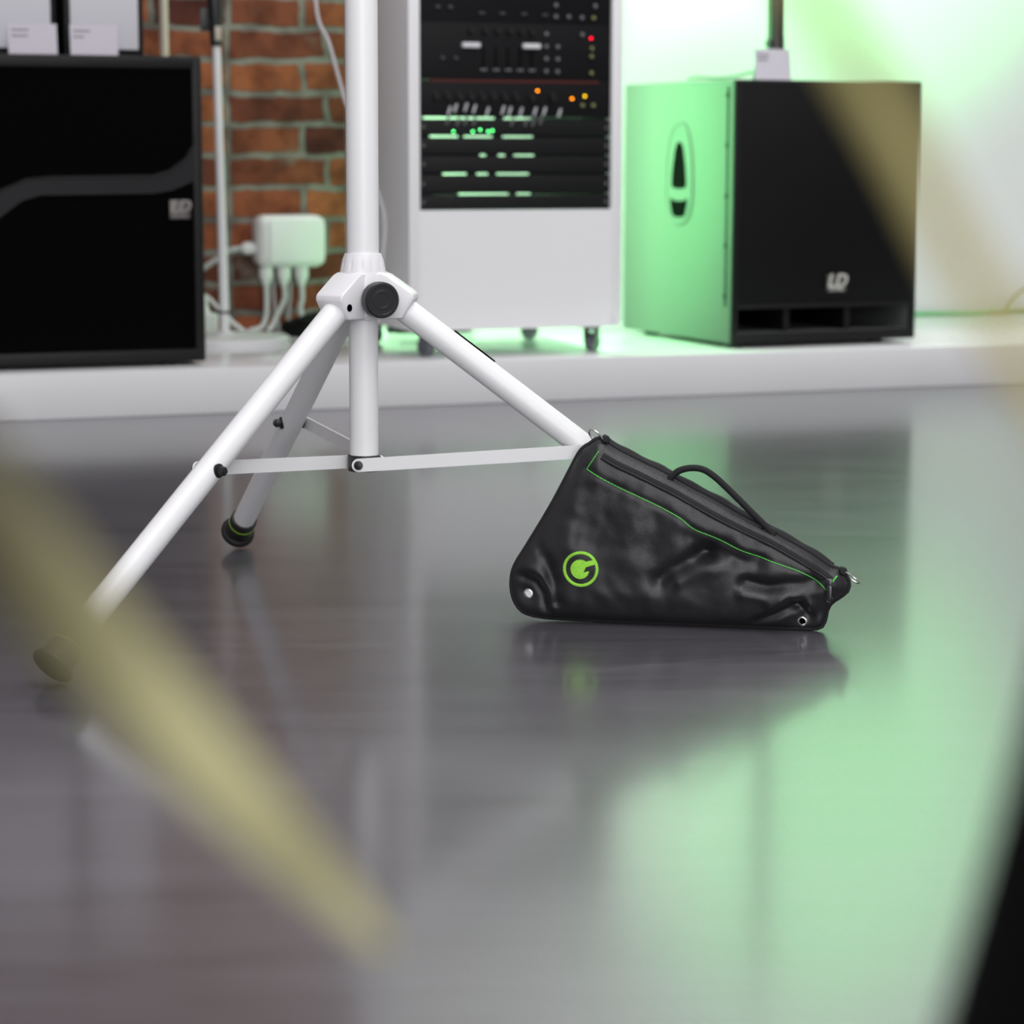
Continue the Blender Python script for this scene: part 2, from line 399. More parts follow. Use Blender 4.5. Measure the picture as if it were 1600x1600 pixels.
# legs
T0, T1 = 0.0568358, 0.5396041; ZP, ZE = 0.3817646, 0.021
for k, u in enumerate(dirs):
    A = u * T0 + Z * ZP; B = u * T1 + Z * ZE; d = (B - A).normalized(); L = (B - A).length; tn = u.cross(Z)
    leg = obj('leg', rod(bmesh.new(), A - d * 0.014, A + d * (L * 0.945), 0.0158, seg=40), M['powder'], stand)
    bm = bmesh.new()
    lathe(bm, [(0.0160, 0), (0.0186, 0.0005), (0.0192, 0.003), (0.0196, 0.013), (0.0190, 0.0136), (0.0190, 0.0155), (0.0196, 0.016), (0.0198, 0.030), (0.0205, 0.036), (0.0238, 0.0385), (0.0252, 0.0415), (0.0248, 0.0445), (0.0205, 0.0465), (0, 0.0465)], A + d * (L - 0.0452), d, 40)
    ft = obj('rubber_foot', bm, M['rubber'], leg); tag(ft, 'black rubber foot with a lime green ring')
    bm = bmesh.new(); lathe(bm, [(0.0189, 0), (0.01985, 0.0003), (0.01985, 0.0022), (0.0189, 0.0025)], A + d * (L - 0.0452 + 0.0132), d, 40)
    obj('ring', bm, M['lime'], leg)
    pv = A + d * (L * 0.47)
    bm = bmesh.new()
    rod(bm, pv - tn * 0.026, pv + tn * 0.022, 0.0033, seg=16)
    for s in (-1, 1):
        lathe(bm, [(0.0085, 0.0128), (0.0085, 0.0158), (0.0052, 0.0165), (0.0052, 0.019), (0.0058, 0.0195), (0.0055, 0.0235), (0.003, 0.025), (0, 0.025)], pv, -tn * s, 20)
    obj('bolt', bm, M['blackp'], leg)
    bm = bmesh.new(); lathe(bm, [(0.0046, 0), (0.0046, 0.0222), (0, 0.0224)], u * 0.0525 + Z * 0.390, -tn, 20)
    obj('pivot_pin', bm, M['hole'], leg)
    nrm = d.cross(tn).normalized();
    if nrm.z < 0: nrm = -nrm
    a0 = A + d * (L * 0.1); a1 = A + d * (L * 0.205)
    side = tn if k == 2 else -tn
    dr = (nrm * 0.93 + (-tn if tn.y < 0 else tn) * 0.37).normalized()
    if k == 2:
      bm = bmesh.new(); tube(bm, [a0 + dr * 0.0145, a0 + dr * 0.0148 + d * 0.002, a1 + dr * 0.0148 - d * 0.002, a1 + dr * 0.0145], 0.0036, 10)
      obj('grip_strip', bm, M['hole'], leg)
    # flat brace bar on the right-hand side of each leg
    rh = Vector((u.y, -u.x, 0))
    pb = u * (-0.0035) + Z * 0.1903 + rh * 0.0222; pl = pv + rh * 0.0185
    dd = (pl - pb).normalized(); wv = dd.cross(rh).normalized(); hw = 0.0084
    bm = bmesh.new(); poly = []; LB = (pl - pb).length
    for q in range(13): t = PI / 2 + PI * q / 12; poly.append((math.cos(t) * hw, math.sin(t) * hw))
    for q in range(13): t = -PI / 2 + PI * q / 12; poly.append((LB + math.cos(t) * hw, math.sin(t) * hw))
    nn = dd.cross(wv)
    prism(bm, poly, pb - nn * 0.0013, dd, wv, 0.0026)
    br = obj('brace', bm, M['powder'], stand)
    bm = bmesh.new(); lathe(bm, [(0.0058, 0), (0.0058, 0.0008), (0.0048, 0.0028), (0.002, 0.0036), (0, 0.0036)], pb + rh * 0.0013, rh, 24)
    obj('screw', bm, M['blackp'], br)
# bracket at the pole's foot
bm = bmesh.new()
lathe(bm, [(0.0183, 0.181), (0.0203, 0.1812), (0.0205, 0.2005), (0.0195, 0.2015), (0.0183, 0.2015)], seg=40)
for u in dirs:
    rh = Vector((u.y, -u.x, 0)); pb = u * (-0.0035) + Z * 0.1905
    lathe(bm, [(0.008, 0.012), (0.008, 0.0205)], pb, rh, 24)
obj('bracket', bm, M['blackp'], stand)

# ================================================================= WEIGHT BAG
bag = thing('weight_bag', 'black zipped nylon weight bag with lime round emblem leaning on the tripod leg', 'bag', (0.0167, 2.945, 0), math.radians(-10.64))
OUT = [(0.0813,0.2251),(0.0689,0.2156),(0.0547,0.1889),(0.0380,0.1563),(0.0216,0.1272),(0.0002,0.0914),(-0.0136,0.0682),(-0.0176,0.0501),(-0.0162,0.0314),(-0.0085,0.0154),(0.0038,0.0075),(0.0339,0.0034),(0.0946,0.0026),(0.1494,0.0025),(0.2093,0.0025),(0.2688,0.0025),(0.3130,0.0025),(0.3452,0.0025),(0.3600,0.0027),(0.3700,0.0057),(0.3744,0.0164),(0.3757,0.0253),(0.3809,0.0358),(0.3939,0.0454),(0.4012,0.0533),(0.4009,0.0652),(0.3916,0.0784),(0.3815,0.0804),(0.3551,0.0977),(0.3256,0.1134),(0.3050,0.1246),(0.2663,0.1440),(0.2366,0.1606),(0.2069,0.1748),(0.1770,0.1906),(0.1472,0.2044),(0.1172,0.2184),(0.1052,0.2257),(0.0960,0.2320),(0.0890,0.2310)]
outl = [Vector((a, b)) for a, b in OUT]
sm = smooth_path([(a, b, 0) for a, b in OUT], 5, True)
# resample evenly
tot = [0.0]
for i in range(len(sm)): tot.append(tot[-1] + (sm[(i + 1) % len(sm)] - sm[i]).length)
NB = 300; rim = []; j = 0
for k in range(NB):
    s = tot[-1] * k / NB
    while tot[j + 1] < s: j += 1
    f = (s - tot[j]) / max(1e-9, tot[j + 1] - tot[j]); p = sm[j].lerp(sm[(j + 1) % len(sm)], f); rim.append(Vector((p.x, p.y)))


def seg_d(p, a, b):
    ab = b - a; t = max(0, min(1, (p - a).dot(ab) / max(1e-12, ab.length_squared))); return (p - a - ab * t).length


def edge_d(p): return min(seg_d(p, rim[k], rim[(k + 3) % NB]) for k in range(0, NB, 3))


FOLDS = [(-.0085, .012, [(0.1727,0.0602),(0.1861,0.0711),(0.2066,0.0823),(0.2278,0.0942)]),
 (.0050, .011, [(0.1960,0.0640),(0.2180,0.0770),(0.2554,0.0850)]),
 (-.0075, .012, [(0.2220,0.0960),(0.2554,0.0900),(0.2900,0.0860)]),
 (-.0080, .010, [(0.2795,0.0620),(0.3032,0.0565),(0.3344,0.0602),(0.3593,0.0625)]),
 (.0040, .008, [(0.2750,0.0480),(0.3032,0.0430),(0.3270,0.0480)]),
 (-.0070, .007, [(0.2900,0.0100),(0.3041,0.0165),(0.3234,0.0283),(0.3427,0.0376)]),
 (.0048, .007, [(0.3100,0.0330),(0.3309,0.0420),(0.3465,0.0461),(0.3600,0.0325)]),
 (-.0060, .006, [(0.3324,0.0400),(0.3467,0.0301),(0.3556,0.0189)]),
 (-.0045, .008, [(0.0150,0.1009),(0.0300,0.0811),(0.0401,0.0530),(0.0428,0.0289)]),
 (-.0050, .006, [(-0.0070,0.0595),(0.0158,0.0521),(0.0267,0.0364),(0.0298,0.0162)]),
 (.0035, .007, [(0.0050,0.0720),(0.0260,0.0600),(0.0350,0.0400),(0.0370,0.0200)]),
 (.0020, .016, [(0.0600,0.1750),(0.0640,0.1390),(0.0640,0.0988)]),
 (-.0022, .015, [(0.0783,0.1670),(0.0797,0.1390),(0.0782,0.1088)]),
 (-.0028, .018, [(0.1120,0.1640),(0.1010,0.1250),(0.1000,0.1000)]),
 (.0020, .017, [(0.1440,0.1391),(0.1324,0.0926)]),
 (-.0024, .017, [(0.1650,0.1350),(0.1560,0.1000)]),
 (-.0040, .012, [(0.2100,0.1150),(0.2260,0.1080),(0.2500,0.1060)]),
 (-.0040, .008, [(0.3500,0.0450),(0.3620,0.0400),(0.3680,0.0260)])]
FOLDS = [(a, w, [Vector(p) for p in P]) for a, w, P in FOLDS]
EY1, EY2 = Vector((0.0058, 0.0349)), Vector((0.3465, 0.0057 + 0.007))
STI = [(0.0945,0.2179),(0.0800,0.1952),(0.1176,0.1754),(0.1476,0.1627),(0.1776,0.1485),(0.1971,0.1387),(0.2135,0.1257),(0.2373,0.1161),(0.2730,0.1005),(0.3112,0.0875),(0.3438,0.0767),(0.3675,0.0624),(0.3751,0.0551)]
STV = [Vector(p) for p in STI]


def front(p, d=None):
    """how far the front panel stands out at p (towards -y)"""
    if d is None: d = edge_d(p)
    R = 0.045; q = min(1, d / R)
    t = 0.027 * math.sqrt(max(0, 1 - (1 - q) ** 2)) ** 1.25
    pin = 1 - 0.72 * math.exp(-((p - EY1).length / 0.026) ** 2) - 0.72 * math.exp(-((p - EY2).length / 0.024) ** 2)
    t *= pin
    mod = min(1, d / 0.018)
    for a, w, P in FOLDS:
        dd = min(seg_d(p, P[i], P[i + 1]) for i in range(len(P) - 1))
        if dd < 3 * w:
            t += 1.3 * a * math.exp(-(dd / w) ** 2) * mod
    t += (noise.noise(Vector((p.x * 28, p.y * 28, 3.1))) * 0.0026 + noise.noise(Vector((p.x * 70, p.y * 60, 9.1))) * 0.0009) * mod
    # the zipper band lies in a shallow trough above the stitching
    ds = min(seg_d(p, STV[i], STV[i + 1]) for i in range(1, len(STV) - 1))
    t -= 0.0016 * math.exp(-(ds / 0.004) ** 2) * mod
    return max(0.0012, t)


cen = Vector((0.16, 0.085)); NR = 70
bm = bmesh.new(); fr, bk = [], []
for i in range(NR + 1):
    s = (i / NR) ** 0.8; a, b = [], []
    for k in range(NB):
        p = cen + (rim[k] - cen) * s
        if i == 0:
            if k == 0:
                f = front(p); a.append(bm.verts.new((p.x, -f, p.y))); b.append(bm.verts.new((p.x, 0.024, p.y)))
            continue
        d = edge_d(p) if i < NR else 0.0
        q = min(1, d / 0.045)
        tb = max(0.0012, 0.0215 * math.sqrt(max(0, 1 - (1 - q) ** 2)) * (1 - 0.6 * math.exp(-((p - EY2).length / 0.03) ** 2)))
        if i == NR: v = bm.verts.new((p.x, 0, p.y)); a.append(v); b.append(v)
        else: a.append(bm.verts.new((p.x, -front(p, d), p.y))); b.append(bm.verts.new((p.x, tb, p.y)))
    fr.append(a); bk.append(b)
for S in (fr, bk):
    for k in range(NB): bm.faces.new((S[0][0], S[1][k], S[1][(k + 1) % NB]))
    for i in range(1, NR):
        for k in range(NB):
            j = (k + 1) % NB; bm.faces.new((S[i][k], S[i + 1][k], S[i + 1][j], S[i][j]))
obj('bag_body', bm, M['weave'], bag, ang=80)


def on(u, v, lift=0.0): return Vector((u, -front(Vector((u, v))) - lift, v))


# binding all around the seam
bm = bmesh.new(); tube(bm, [(p.x, 0, p.y) for p in rim[::2]], 0.0026, 8, True, up=(0, 1, 0))
obj('binding', bm, M['webbing'], bag)
# raised back edge of the top (second panel seen above the first)
TOPE = [(0.0960,0.2320),(0.1172,0.2184),(0.1472,0.2044),(0.1770,0.1906),(0.2069,0.1748),(0.2366,0.1606),(0.2663,0.1440),(0.3050,0.1246),(0.3256,0.1134),(0.3551,0.0977),(0.3815,0.0804)]
bm = bmesh.new()
path = smooth_path([(a, 0.006, b + 0.0012) for a, b in TOPE], 6)
path = [p + Vector((0, 0, 0.0008 * math.sin(p.x * 160))) for p in path]
tube(bm, path, 0.0065, 10, flat=0.55, up=(0, 1, 0))
obj('back_flap', bm, M['webbing'], bag)
# zipper band with coil
ZIP = [(0.098,0.2105),(0.1172,0.2000),(0.1472,0.1865),(0.1770,0.1725),(0.2069,0.1570),(0.2366,0.1410),(0.2700,0.1250),(0.3080,0.1075),(0.3400,0.0905),(0.3680,0.0740),(0.3800,0.0660)]
zp = smooth_path([(a, 0, b) for a, b in ZIP], 8)
bm = bmesh.new(); tube(bm, [on(p.x, p.z, 0.0) for p in zp], 0.0065, 8, flat=0.28, up=(-0.45, 0, -0.9))
zb = obj('zipper', bm, M['webbing'], bag)
bm = bmesh.new(); tube(bm, [on(p.x, p.z, 0.0016) for p in zp], 0.0012, 6)
obj('zipper_coil', bm, M['rubber'], zb)
# stitching in green: a row of short stitches
bm = bmesh.new()
sp = smooth_path([(a, 0, b) for a, b in STI[1:]], 10)
sp = [(STI[0][0] + (STI[1][0] - STI[0][0]) * q / 8, 0, STI[0][1] + (STI[1][1] - STI[0][1]) * q / 8) for q in range(8)] + sp
sp = [Vector(p) for p in sp]; acc = []; step = 0.0034
for a, b in zip(sp, sp[1:]):
    L = (b - a).length; n = max(1, round(L / step))
    for q in range(n):
        p = a.lerp(b, q / n); r = a.lerp(b, (q + 0.86) / n)
        rod(bm, on(p.x, p.z, 0.0004), on(r.x, r.z, 0.0004), 0.00062, seg=6)
for q in range(2):
    p = Vector((0.3818 + q * 0.0032, 0.0645 + q * 0.0039)); r = Vector((0.3846 + q * 0.0032, 0.068 + q * 0.0039))
    rod(bm, on(p.x, p.y, 0.0008), on(r.x, r.y, 0.0008), 0.0010, seg=6)
obj('stitching', bm, M['stitch'], bag)
# emblem: a ring and a G shaped figure
LC = Vector((0.0744, 0.0716)); LS = 6.0e-5
bm = bmesh.new(); n = 64


def emb(px, py): q = LC + Vector((px * LS, py * LS)); return q


vo = [[], [], [], []]
for k in range(n):
    t = 2 * PI * k / n
    for idx, (rr, lf) in enumerate(((372, 0), (362, 0.0011), (322, 0.0011), (308, 0))):
        q = emb(math.cos(t) * rr, math.sin(t) * rr); vo[idx].append(bm.verts.new(on(q.x, q.y, lf)))
for a, b in zip(vo, vo[1:]):
    for k in range(n): bm.faces.new((a[k], a[(k + 1) % n], b[(k + 1) % n], b[k]))
gp = [(285, 180), (250, 195), (130, 165)]
for k in range(25):
    t = math.radians(52 + (322 - 52) * k / 24); gp.append((-10 + 200 * math.cos(t), 200 * math.sin(t)))
gp += [(172, -75), (180, -50), (165, -32), (140, -40), (60, -72), (-40, -105), (-56, -60), (-70, -18), (-70, -18), (20, 12), (110, 45), (210, 80), (305, 112)]
top = []; base = []
for x, y in gp:
    q = emb(x, y); top.append(on(q.x, q.y, 0.0012)); base.append(on(q.x, q.y, -0.0004))
tv = [bm.verts.new(p) for p in top]; bv = [bm.verts.new(p) for p in base]
f = bm.faces.new(tv); f2 = bm.faces.new(bv)
for k in range(len(tv)):
    j = (k + 1) % len(tv)
    if (tv[k].co - tv[j].co).length > 1e-7: bm.faces.new((tv[k], bv[k], bv[j], tv[j]))
bmesh.ops.triangulate(bm, faces=[f, f2])
em = obj('emblem', bm, M['limethread'], bag); tag(em, 'lime green round emblem with a G shaped figure')
# eyelets
for e, name in ((EY1, 'eyelet'), (EY2, 'eyelet')):
    bm = bmesh.new(); c = on(e.x, e.y, 0.0004)
    lathe(bm, [(0.0036, -0.001), (0.0036, 0.001), (0.0044, 0.002), (0.0056, 0.0017), (0.0066, 0.0005), (0.0066, -0.002)], c, (0, -1, 0), 28)
    ey = obj(name, bm, M['chrome'], bag)
    bm = bmesh.new(); lathe(bm, [(0.0036, 0), (0.0036, 0.0009), (0, 0.0009)], c, (0, -1, 0), 24)
    obj('eyelet_hole', bm, M['hole'] if e is EY2 else M['powder'], ey)
# handle
HAN = [(0.1830,0.1790),(0.1800,0.1825),(0.1846,0.1885),(0.1932,0.1950),(0.2065,0.1986),(0.2215,0.1974),(0.2358,0.1891),(0.2541,0.1730),(0.2780,0.1499),(0.2987,0.1300),(0.3043,0.1230),(0.3030,0.1190)]
bm = bmesh.new(); tube(bm, smooth_path([(a, -0.006 - 0.002 * math.sin(PI * i / 11), b) for i, (a, b) in enumerate(HAN)], 8), 0.0034, 10, flat=1.25)
obj('handle', bm, M['webbing'], bag)
for c, rr in (((0.181, -0.006, 0.172), 0.5), ((0.302, -0.006, 0.118), 0.5)):
    obj('handle_tab', bxm(c, (0.016, 0.006, 0.022), 0.002, 2, Matrix.Rotation(rr, 3, 'Y')), M['webbing'], bag)
# tabs with D rings
for (tx, tz), (rx, rz), tilt, el, fat in (((0.1000, 0.2310), (0.0890, 0.2335), 0.75, 0.0115, 0.75), ((0.3935, 0.0765), (0.4045, 0.0690), 0.60, 0.0120, 0.40)):
    bm = bmesh.new(); lathe(bm, [(0, -0.0075), (0.004, -0.007), (0.0052, -0.004), (0.0052, 0.004), (0.004, 0.007), (0, 0.0075)], (tx, -0.002, tz), (0.3, -1, 0.1), 16)
    box(bm, (tx - 0.002 if tx < .2 else tx - 0.003, -0.002, tz - 0.007), (0.010, 0.007, 0.014), 0.0015, 2, Matrix.Rotation(0.5, 3, 'Y'))
    tb = obj('ring_tab', bm, M['webbing'], bag)
    a = Vector((math.cos(-tilt), 0, math.sin(-tilt))); b = Vector((math.sin(tilt) * fat, -0.75, math.cos(tilt) * fat)).normalized() * (0.0090 if fat > .5 else 0.0065)
    bm = bmesh.new(); n = 24
    tube(bm, [Vector((rx, -0.004, rz)) + a * el * math.cos(2 * PI * k / n) + b * math.sin(2 * PI * k / n) for k in range(n)], 0.0011, 8, True)
    obj('ring', bm, M['chrome'], bag)
# zip puller
bm = bmesh.new(); p = on(0.3785, 0.0640, 0.004)
box(bm, p + Vector((0, 0, 0.001)), (0.009, 0.005, 0.010), 0.0015)
box(bm, p + Vector((0.0008, -0.003, -0.011)), (0.0064, 0.0028, 0.019), 0.001)
n = 20; tube(bm, [p + Vector((0.001 + 0.0038 * math.cos(2 * PI * k / n), -0.003, -0.0185 + 0.0036 * math.sin(2 * PI * k / n))) for k in range(n)], 0.0009, 8, True)
obj('zip_puller', bm, M['gunmetal'], bag)

# ================================================================= RIGHT SUBWOOFER
SUBP, SUBR = (0.533, 5.8304), 0.4197
sub = thing('subwoofer', 'large black subwoofer with green-lit side and pole standing on the right of the stage', 'speaker', (SUBP[0], SUBP[1], STH), SUBR)
sw, sd, sh, s0 = 0.5301, 0.5865, 0.637, 0.012
# cabinet: a shell whose port slot is open at the bottom of the front
bm = bmesh.new()
box(bm, (sw / 2, sd / 2 + 0.03, s0 + sh / 2 + 0.044), (sw - 0.006, sd - 0.066, sh - 0.094), 0.0)
box(bm, (sw / 2, sd / 2, s0 + 0.0135), (sw - 0.003, sd - 0.003, 0.025), 0.0)
box(bm, (0.009, sd / 2, s0 + sh / 2), (0.018, sd, sh), 0.003)
box(bm, (sw - 0.009, sd / 2, s0 + sh / 2), (0.018, sd, sh), 0.003)
box(bm, (sw / 2, sd / 2, s0 + sh - 0.010), (sw - 0.003, sd - 0.003, 0.018), 0.0)
box(bm, (sw / 2, sd - 0.012, s0 + sh / 2), (sw - 0.004, 0.02, sh - 0.004), 0.0)
obj('cabinet', bm, M['cab_lit'], sub)
bm = bmesh.new()
for fx in (0.009, sw - 0.009): box(bm, (fx, 0.0045, s0 + sh / 2), (0.0184, 0.011, sh + 0.0004), 0.003)
box(bm, (sw / 2, 0.004, s0 + sh - 0.009), (sw, 0.011, 0.0184), 0.003); box(bm, (sw / 2, 0.004, s0 + 0.0125), (sw, 0.011, 0.0254), 0.003)
obj('front_frame', bm, M['cab_black'], sub)
bm = bmesh.new(); box(bm, (sw / 2, 0.013, s0 + 0.356), (sw - 0.026, 0.028, 0.545), 0.004)
obj('grille', bm, M['grille'], sub)
obj('port_lip', bxm((sw / 2, 0.012, s0 + 0.0895), (sw - 0.03, 0.03, 0.011), 0.002), M['cab_black'], sub)
bm = bmesh.new()
box(bm, (sw / 2, 0.30, s0 + 0.055), (sw - 0.04, 0.01, 0.062))
obj('port', bm, M['hole'], sub)
for fx in (0.315, 0.645):
    obj('port_divider', bxm((sw * fx, 0.16, s0 + 0.055), (0.016, 0.28, 0.062)), M['cab_black'], sub)
bd = obj('badge', bxm((0.295, -0.0025, 0.155), (0.0545, 0.004, 0.0425), 0.001), M['badge_dark'], sub)
text_mesh('LD', 0.046, M['badge_letter'], 'lettering', bd, Matrix.Translation((0.295, -0.0048, 0.160)) @ UPRIGHT, 0.0004, 0.25)
text_mesh('SYSTEMS', 0.0105, M['badge_letter'], 'small_lettering', bd, Matrix.Translation((0.295, -0.0048, 0.1395)) @ UPRIGHT, 0.0004)
for px in (0.05, 0.455):
    for py in (0.07, sd - 0.07):
        obj('foot', rod(bmesh.new(), (px, py, 0.0), (px, py, s0 + 0.001), 0.02, seg=20), M['rubber'], sub)
# carrying handle let into the left side: a raised rim and two dark openings
hc, hz = 0.275, s0 + 0.415


def side_poly(w0, w1, w2, z0, z1, n=10):
    """rounded vertical outline on the side: half widths at bottom, middle, top"""
    pts = []
    for k in range(n + 1):
        t = PI * k / n; pts.append((math.cos(t) * w2 * -1, z1 - (1 - math.sin(t)) * w2 * 1.1))
    return pts


def superloop(cx, cz, hw, hh, top=1.0, bot=1.0, n=40, e=2.6):
    pts = []
    for k in range(n):
        t = 2 * PI * k / n; c, s = math.cos(t), math.sin(t)
        x = math.copysign(abs(c) ** (2 / e), c); y = math.copysign(abs(s) ** (2 / e), s)
        wv = bot + (top - bot) * (y + 1) / 2
        pts.append((cx + hw * x * wv, cz + hh * y))
    return pts


bm = bmesh.new()
tube(bm, [(-0.0006, a, b) for a, b in superloop(hc, hz - 0.005, 0.082, 0.124, 0.72, 0.92)], 0.0055, 8, True)
hn = obj('handle_rim', bm, M['cab_lit'], sub)
tube_bar = bmesh.new(); prism(tube_bar, superloop(hc, hz - 0.005, 0.077, 0.119, 0.72, 0.92), (0.0015, 0, 0), (0, 1, 0), (0, 0, 1), -0.004)
obj('handle_plate', tube_bar, M['cab_lit'], sub)
up = [(hc - 0.010, hz + 0.073), (hc + 0.010, hz + 0.073), (hc + 0.022, hz + 0.055), (hc + 0.034, hz + 0.010), (hc + 0.039, hz - 0.030), (hc + 0.034, hz - 0.0405), (hc, hz - 0.0435), (hc - 0.034, hz - 0.0405), (hc - 0.039, hz - 0.030), (hc - 0.034, hz + 0.010), (hc - 0.022, hz + 0.055)]
lo = [(hc - 0.046, hz - 0.067), (hc - 0.02, hz - 0.0735), (hc + 0.02, hz - 0.0735), (hc + 0.046, hz - 0.067), (hc + 0.042, hz - 0.088), (hc + 0.034, hz - 0.107), (hc + 0.02, hz - 0.114), (hc - 0.02, hz - 0.114), (hc - 0.034, hz - 0.107), (hc - 0.042, hz - 0.088)]
for poly in (up, lo):
    bm = bmesh.new(); prism(bm, poly, (0.001, 0, 0), (0, 1, 0), (0, 0, 1), -0.0045)
    obj('handle_opening', bm, M['hole'], sub)
bm = bmesh.new(); box(bm, (-0.0008, 0.030, s0 + 0.355), (0.003, 0.010, 0.53), 0.0008)
gl = obj('grille_flange', bm, M['cab_black'], sub)
for z in (0.60, 0.48, 0.358, 0.238, 0.115):
    bm = bmesh.new(); lathe(bm, [(0.0055, 0), (0.0055, 0.0015), (0.003, 0.0025), (0, 0.0025)], (-0.002, 0.030, s0 + z), (-1, 0, 0), 16)
    obj('screw', bm, M['hole'], gl)

SR = Matrix.Translation((SUBP[0], SUBP[1], STH)) @ Matrix.Rotation(SUBR, 4, 'Z')
pw = W(0.7586, 0.184, 0); zt = STH + s0 + sh
pt = thing('distance_pole', 'black pole rising from the top of the green-lit subwoofer', 'pole', (pw.x, pw.y, zt), SUBR)
bm = bmesh.new(); lathe(bm, [(0.0205, 0), (0.0203, 0.03), (0.0200, 0.85), (0.018, 0.852)], seg=28)
obj('tube', bm, M['blackp'], pt)
bm = bmesh.new(); lathe(bm, [(0.026, 0), (0.026, 0.010), (0.0225, 0.016), (0.0215, 0.105), (0.0202, 0.11)], seg=28)
obj('collar', bm, M['blackp'], pt)
bm = bmesh.new(); lathe(bm, [(0.005, 0.015), (0.005, 0.022), (0.009, 0.023), (0.010, 0.030), (0.007, 0.033), (0, 0.033)], (0, 0, 0.090), (-0.92, -0.38, 0), 20)
obj('clamp_knob', bm, M['blackp'], pt)


def price_card(name, label, w, h, loc, rz, lean=-0.16, group=None, lines=((0.62, 0.80, 0.34), (0.45, 0.66, 0.30))):
    t = thing(name, label, 'card', loc, rz, group)
    R = Matrix.Rotation(lean, 3, 'X')
    bm = bmesh.new(); box(bm, R @ Vector((0, 0, h / 2)), (w, 0.0016, h), 0, 1, R)
    obj('card_face', bm, M['card'], t)
    for a, zf, ln in lines:
        bm = bmesh.new(); x0 = -w / 2 + w * 0.07
        for q in range(5):
            cw = w * ln / 5 * 0.72
            box(bm, R @ Vector((x0 + w * ln * (q + 0.5) / 5, -0.0012, h * zf)), (cw, 0.0006, h * 0.06), 0, 1, R)
        obj('print', bm, M['ink'], t)
    Rb = Matrix.Rotation(0.22, 3, 'X')
    bm = bmesh.new(); box(bm, Rb @ Vector((0, 0, h * 0.42)) + Vector((0, h * 0.36, 0)), (w * 0.9, 0.0016, h * 0.84), 0, 1, Rb)
    obj('back_leaf', bm, M['card'], t)
    return t


pl_ = SR.inverted() @ Vector((pw.x, pw.y, 0)); cp = SR @ Vector((pl_.x - 0.034, max(0.03, pl_.y - 0.12), 0))
price_card('price_card', 'folded white price card on the green-lit subwoofer before the black pole', 0.097, 0.076, (cp.x, cp.y, zt), SUBR - 0.05)
gcx = [W(0.577, 0.3, zt + 0.0035), W(0.5996, 0.3, zt + 0.009), W(0.6558, 0.3, zt + 0.008), W(0.7086, 0.3, zt + 0.014), W(0.7474, 0.29, zt + 0.024), W(0.765, 0.26, zt + 0.03), W(0.765, 0.2, zt + 0.012)]
tag(obj('cable', tube(bmesh.new(), smooth_path(gcx, 6), 0.0032, 8), M['cable_gap_green']), 'thin green cable lying on top of the right subwoofer', 'cable')

# ================================================================= LEFT SUBWOOFER
lp = W(-0.7035, 0.0827)
ls = thing('subwoofer', 'wide black subwoofer with curved band across its front at the left of the stage', 'speaker', lp, YAW)
lw, ld, lh, l0 = 0.62, 0.68, 0.672, 0.010     # local x runs to the left as negative
bm = bmesh.new()
box(bm, (-lw / 2, ld / 2 + 0.012, l0 + lh / 2), (lw - 0.002, ld - 0.026, lh - 0.002), 0.006)
box(bm, (-lw / 2, 0.0125, l0 + lh - 0.0145), (lw - 0.001, 0.026, 0.0285), 0.006); box(bm, (-lw / 2, 0.0125, l0 + 0.0145), (lw - 0.001, 0.026, 0.0285), 0.006)
box(bm, (-0.0115, 0.012, l0 + lh / 2), (0.023, 0.026, lh), 0.006); box(bm, (-lw + 0.0115, 0.012, l0 + lh / 2), (0.023, 0.026, lh), 0.006)
obj('cabinet', bm, M['cab_black'], ls)
X = lambda px: (px - 318) * 0.00139 - 0.002
ZZ = lambda py: (571 - py) * 0.001414
up_edge = [(308, 200), (305, 222), (291, 245), (266, 263), (240, 271), (160, 272), (80, 273), (40, 276), (0, 292), (-30, 318), (-60, 330), (-112, 332)]
lo_edge = [(308, 279), (300, 283), (270, 295), (240, 300), (150, 301), (60, 302), (30, 311), (0, 333), (-28, 352), (-60, 360), (-112, 362)]
bm = bmesh.new(); prism(bm, [(X(a), ZZ(b)) for a, b in [(-112, 108), (302, 108), (308, 114)] + up_edge], (0, 0.006, 0), (1, 0, 0), (0, 0, 1), -0.012)
obj('upper_grille', bm, M['grille_deep'], ls)
bm = bmesh.new(); prism(bm, [(X(a), ZZ(b)) for a, b in lo_edge + [(-112, 551), (308, 550)]], (0, 0.006, 0), (1, 0, 0), (0, 0, 1), -0.012)
obj('lower_grille', bm, M['grille_deep'], ls)
bm = bmesh.new(); prism(bm, [(X(a), ZZ(b)) for a, b in up_edge + lo_edge[::-1]], (0, 0.001, 0), (1, 0, 0), (0, 0, 1), -0.010)
obj('curved_band', bm, M['band'], ls)
bm = bmesh.new(); tube(bm, smooth_path([(X(a), 0.0, ZZ(b + 3)) for a, b in up_edge], 4), 0.0016, 8)
obj('band_edge', bm, M['cab_black'], ls)
bc = (X(281), 0.003, ZZ(325))
bd = obj('badge', bxm(bc, (0.046, 0.006, 0.042), 0.001), M['badge_dark'], ls)
text_mesh('LD', 0.038, M['badge'], 'lettering', bd, Matrix.Translation((bc[0], -0.0004, bc[2] + 0.006)) @ UPRIGHT, 0.0004, 0.25)
text_mesh('SYSTEMS', 0.0085, M['badge'], 'small_lettering', bd, Matrix.Translation((bc[0], -0.0004, bc[2] - 0.0145)) @ UPRIGHT, 0.0004)
for px in (-0.07, -lw + 0.07):
    for py in (0.08, ld - 0.08):
        obj('foot', rod(bmesh.new(), (px, py, 0.0), (px, py, l0 + 0.001), 0.02, seg=20), M['rubber'], ls)
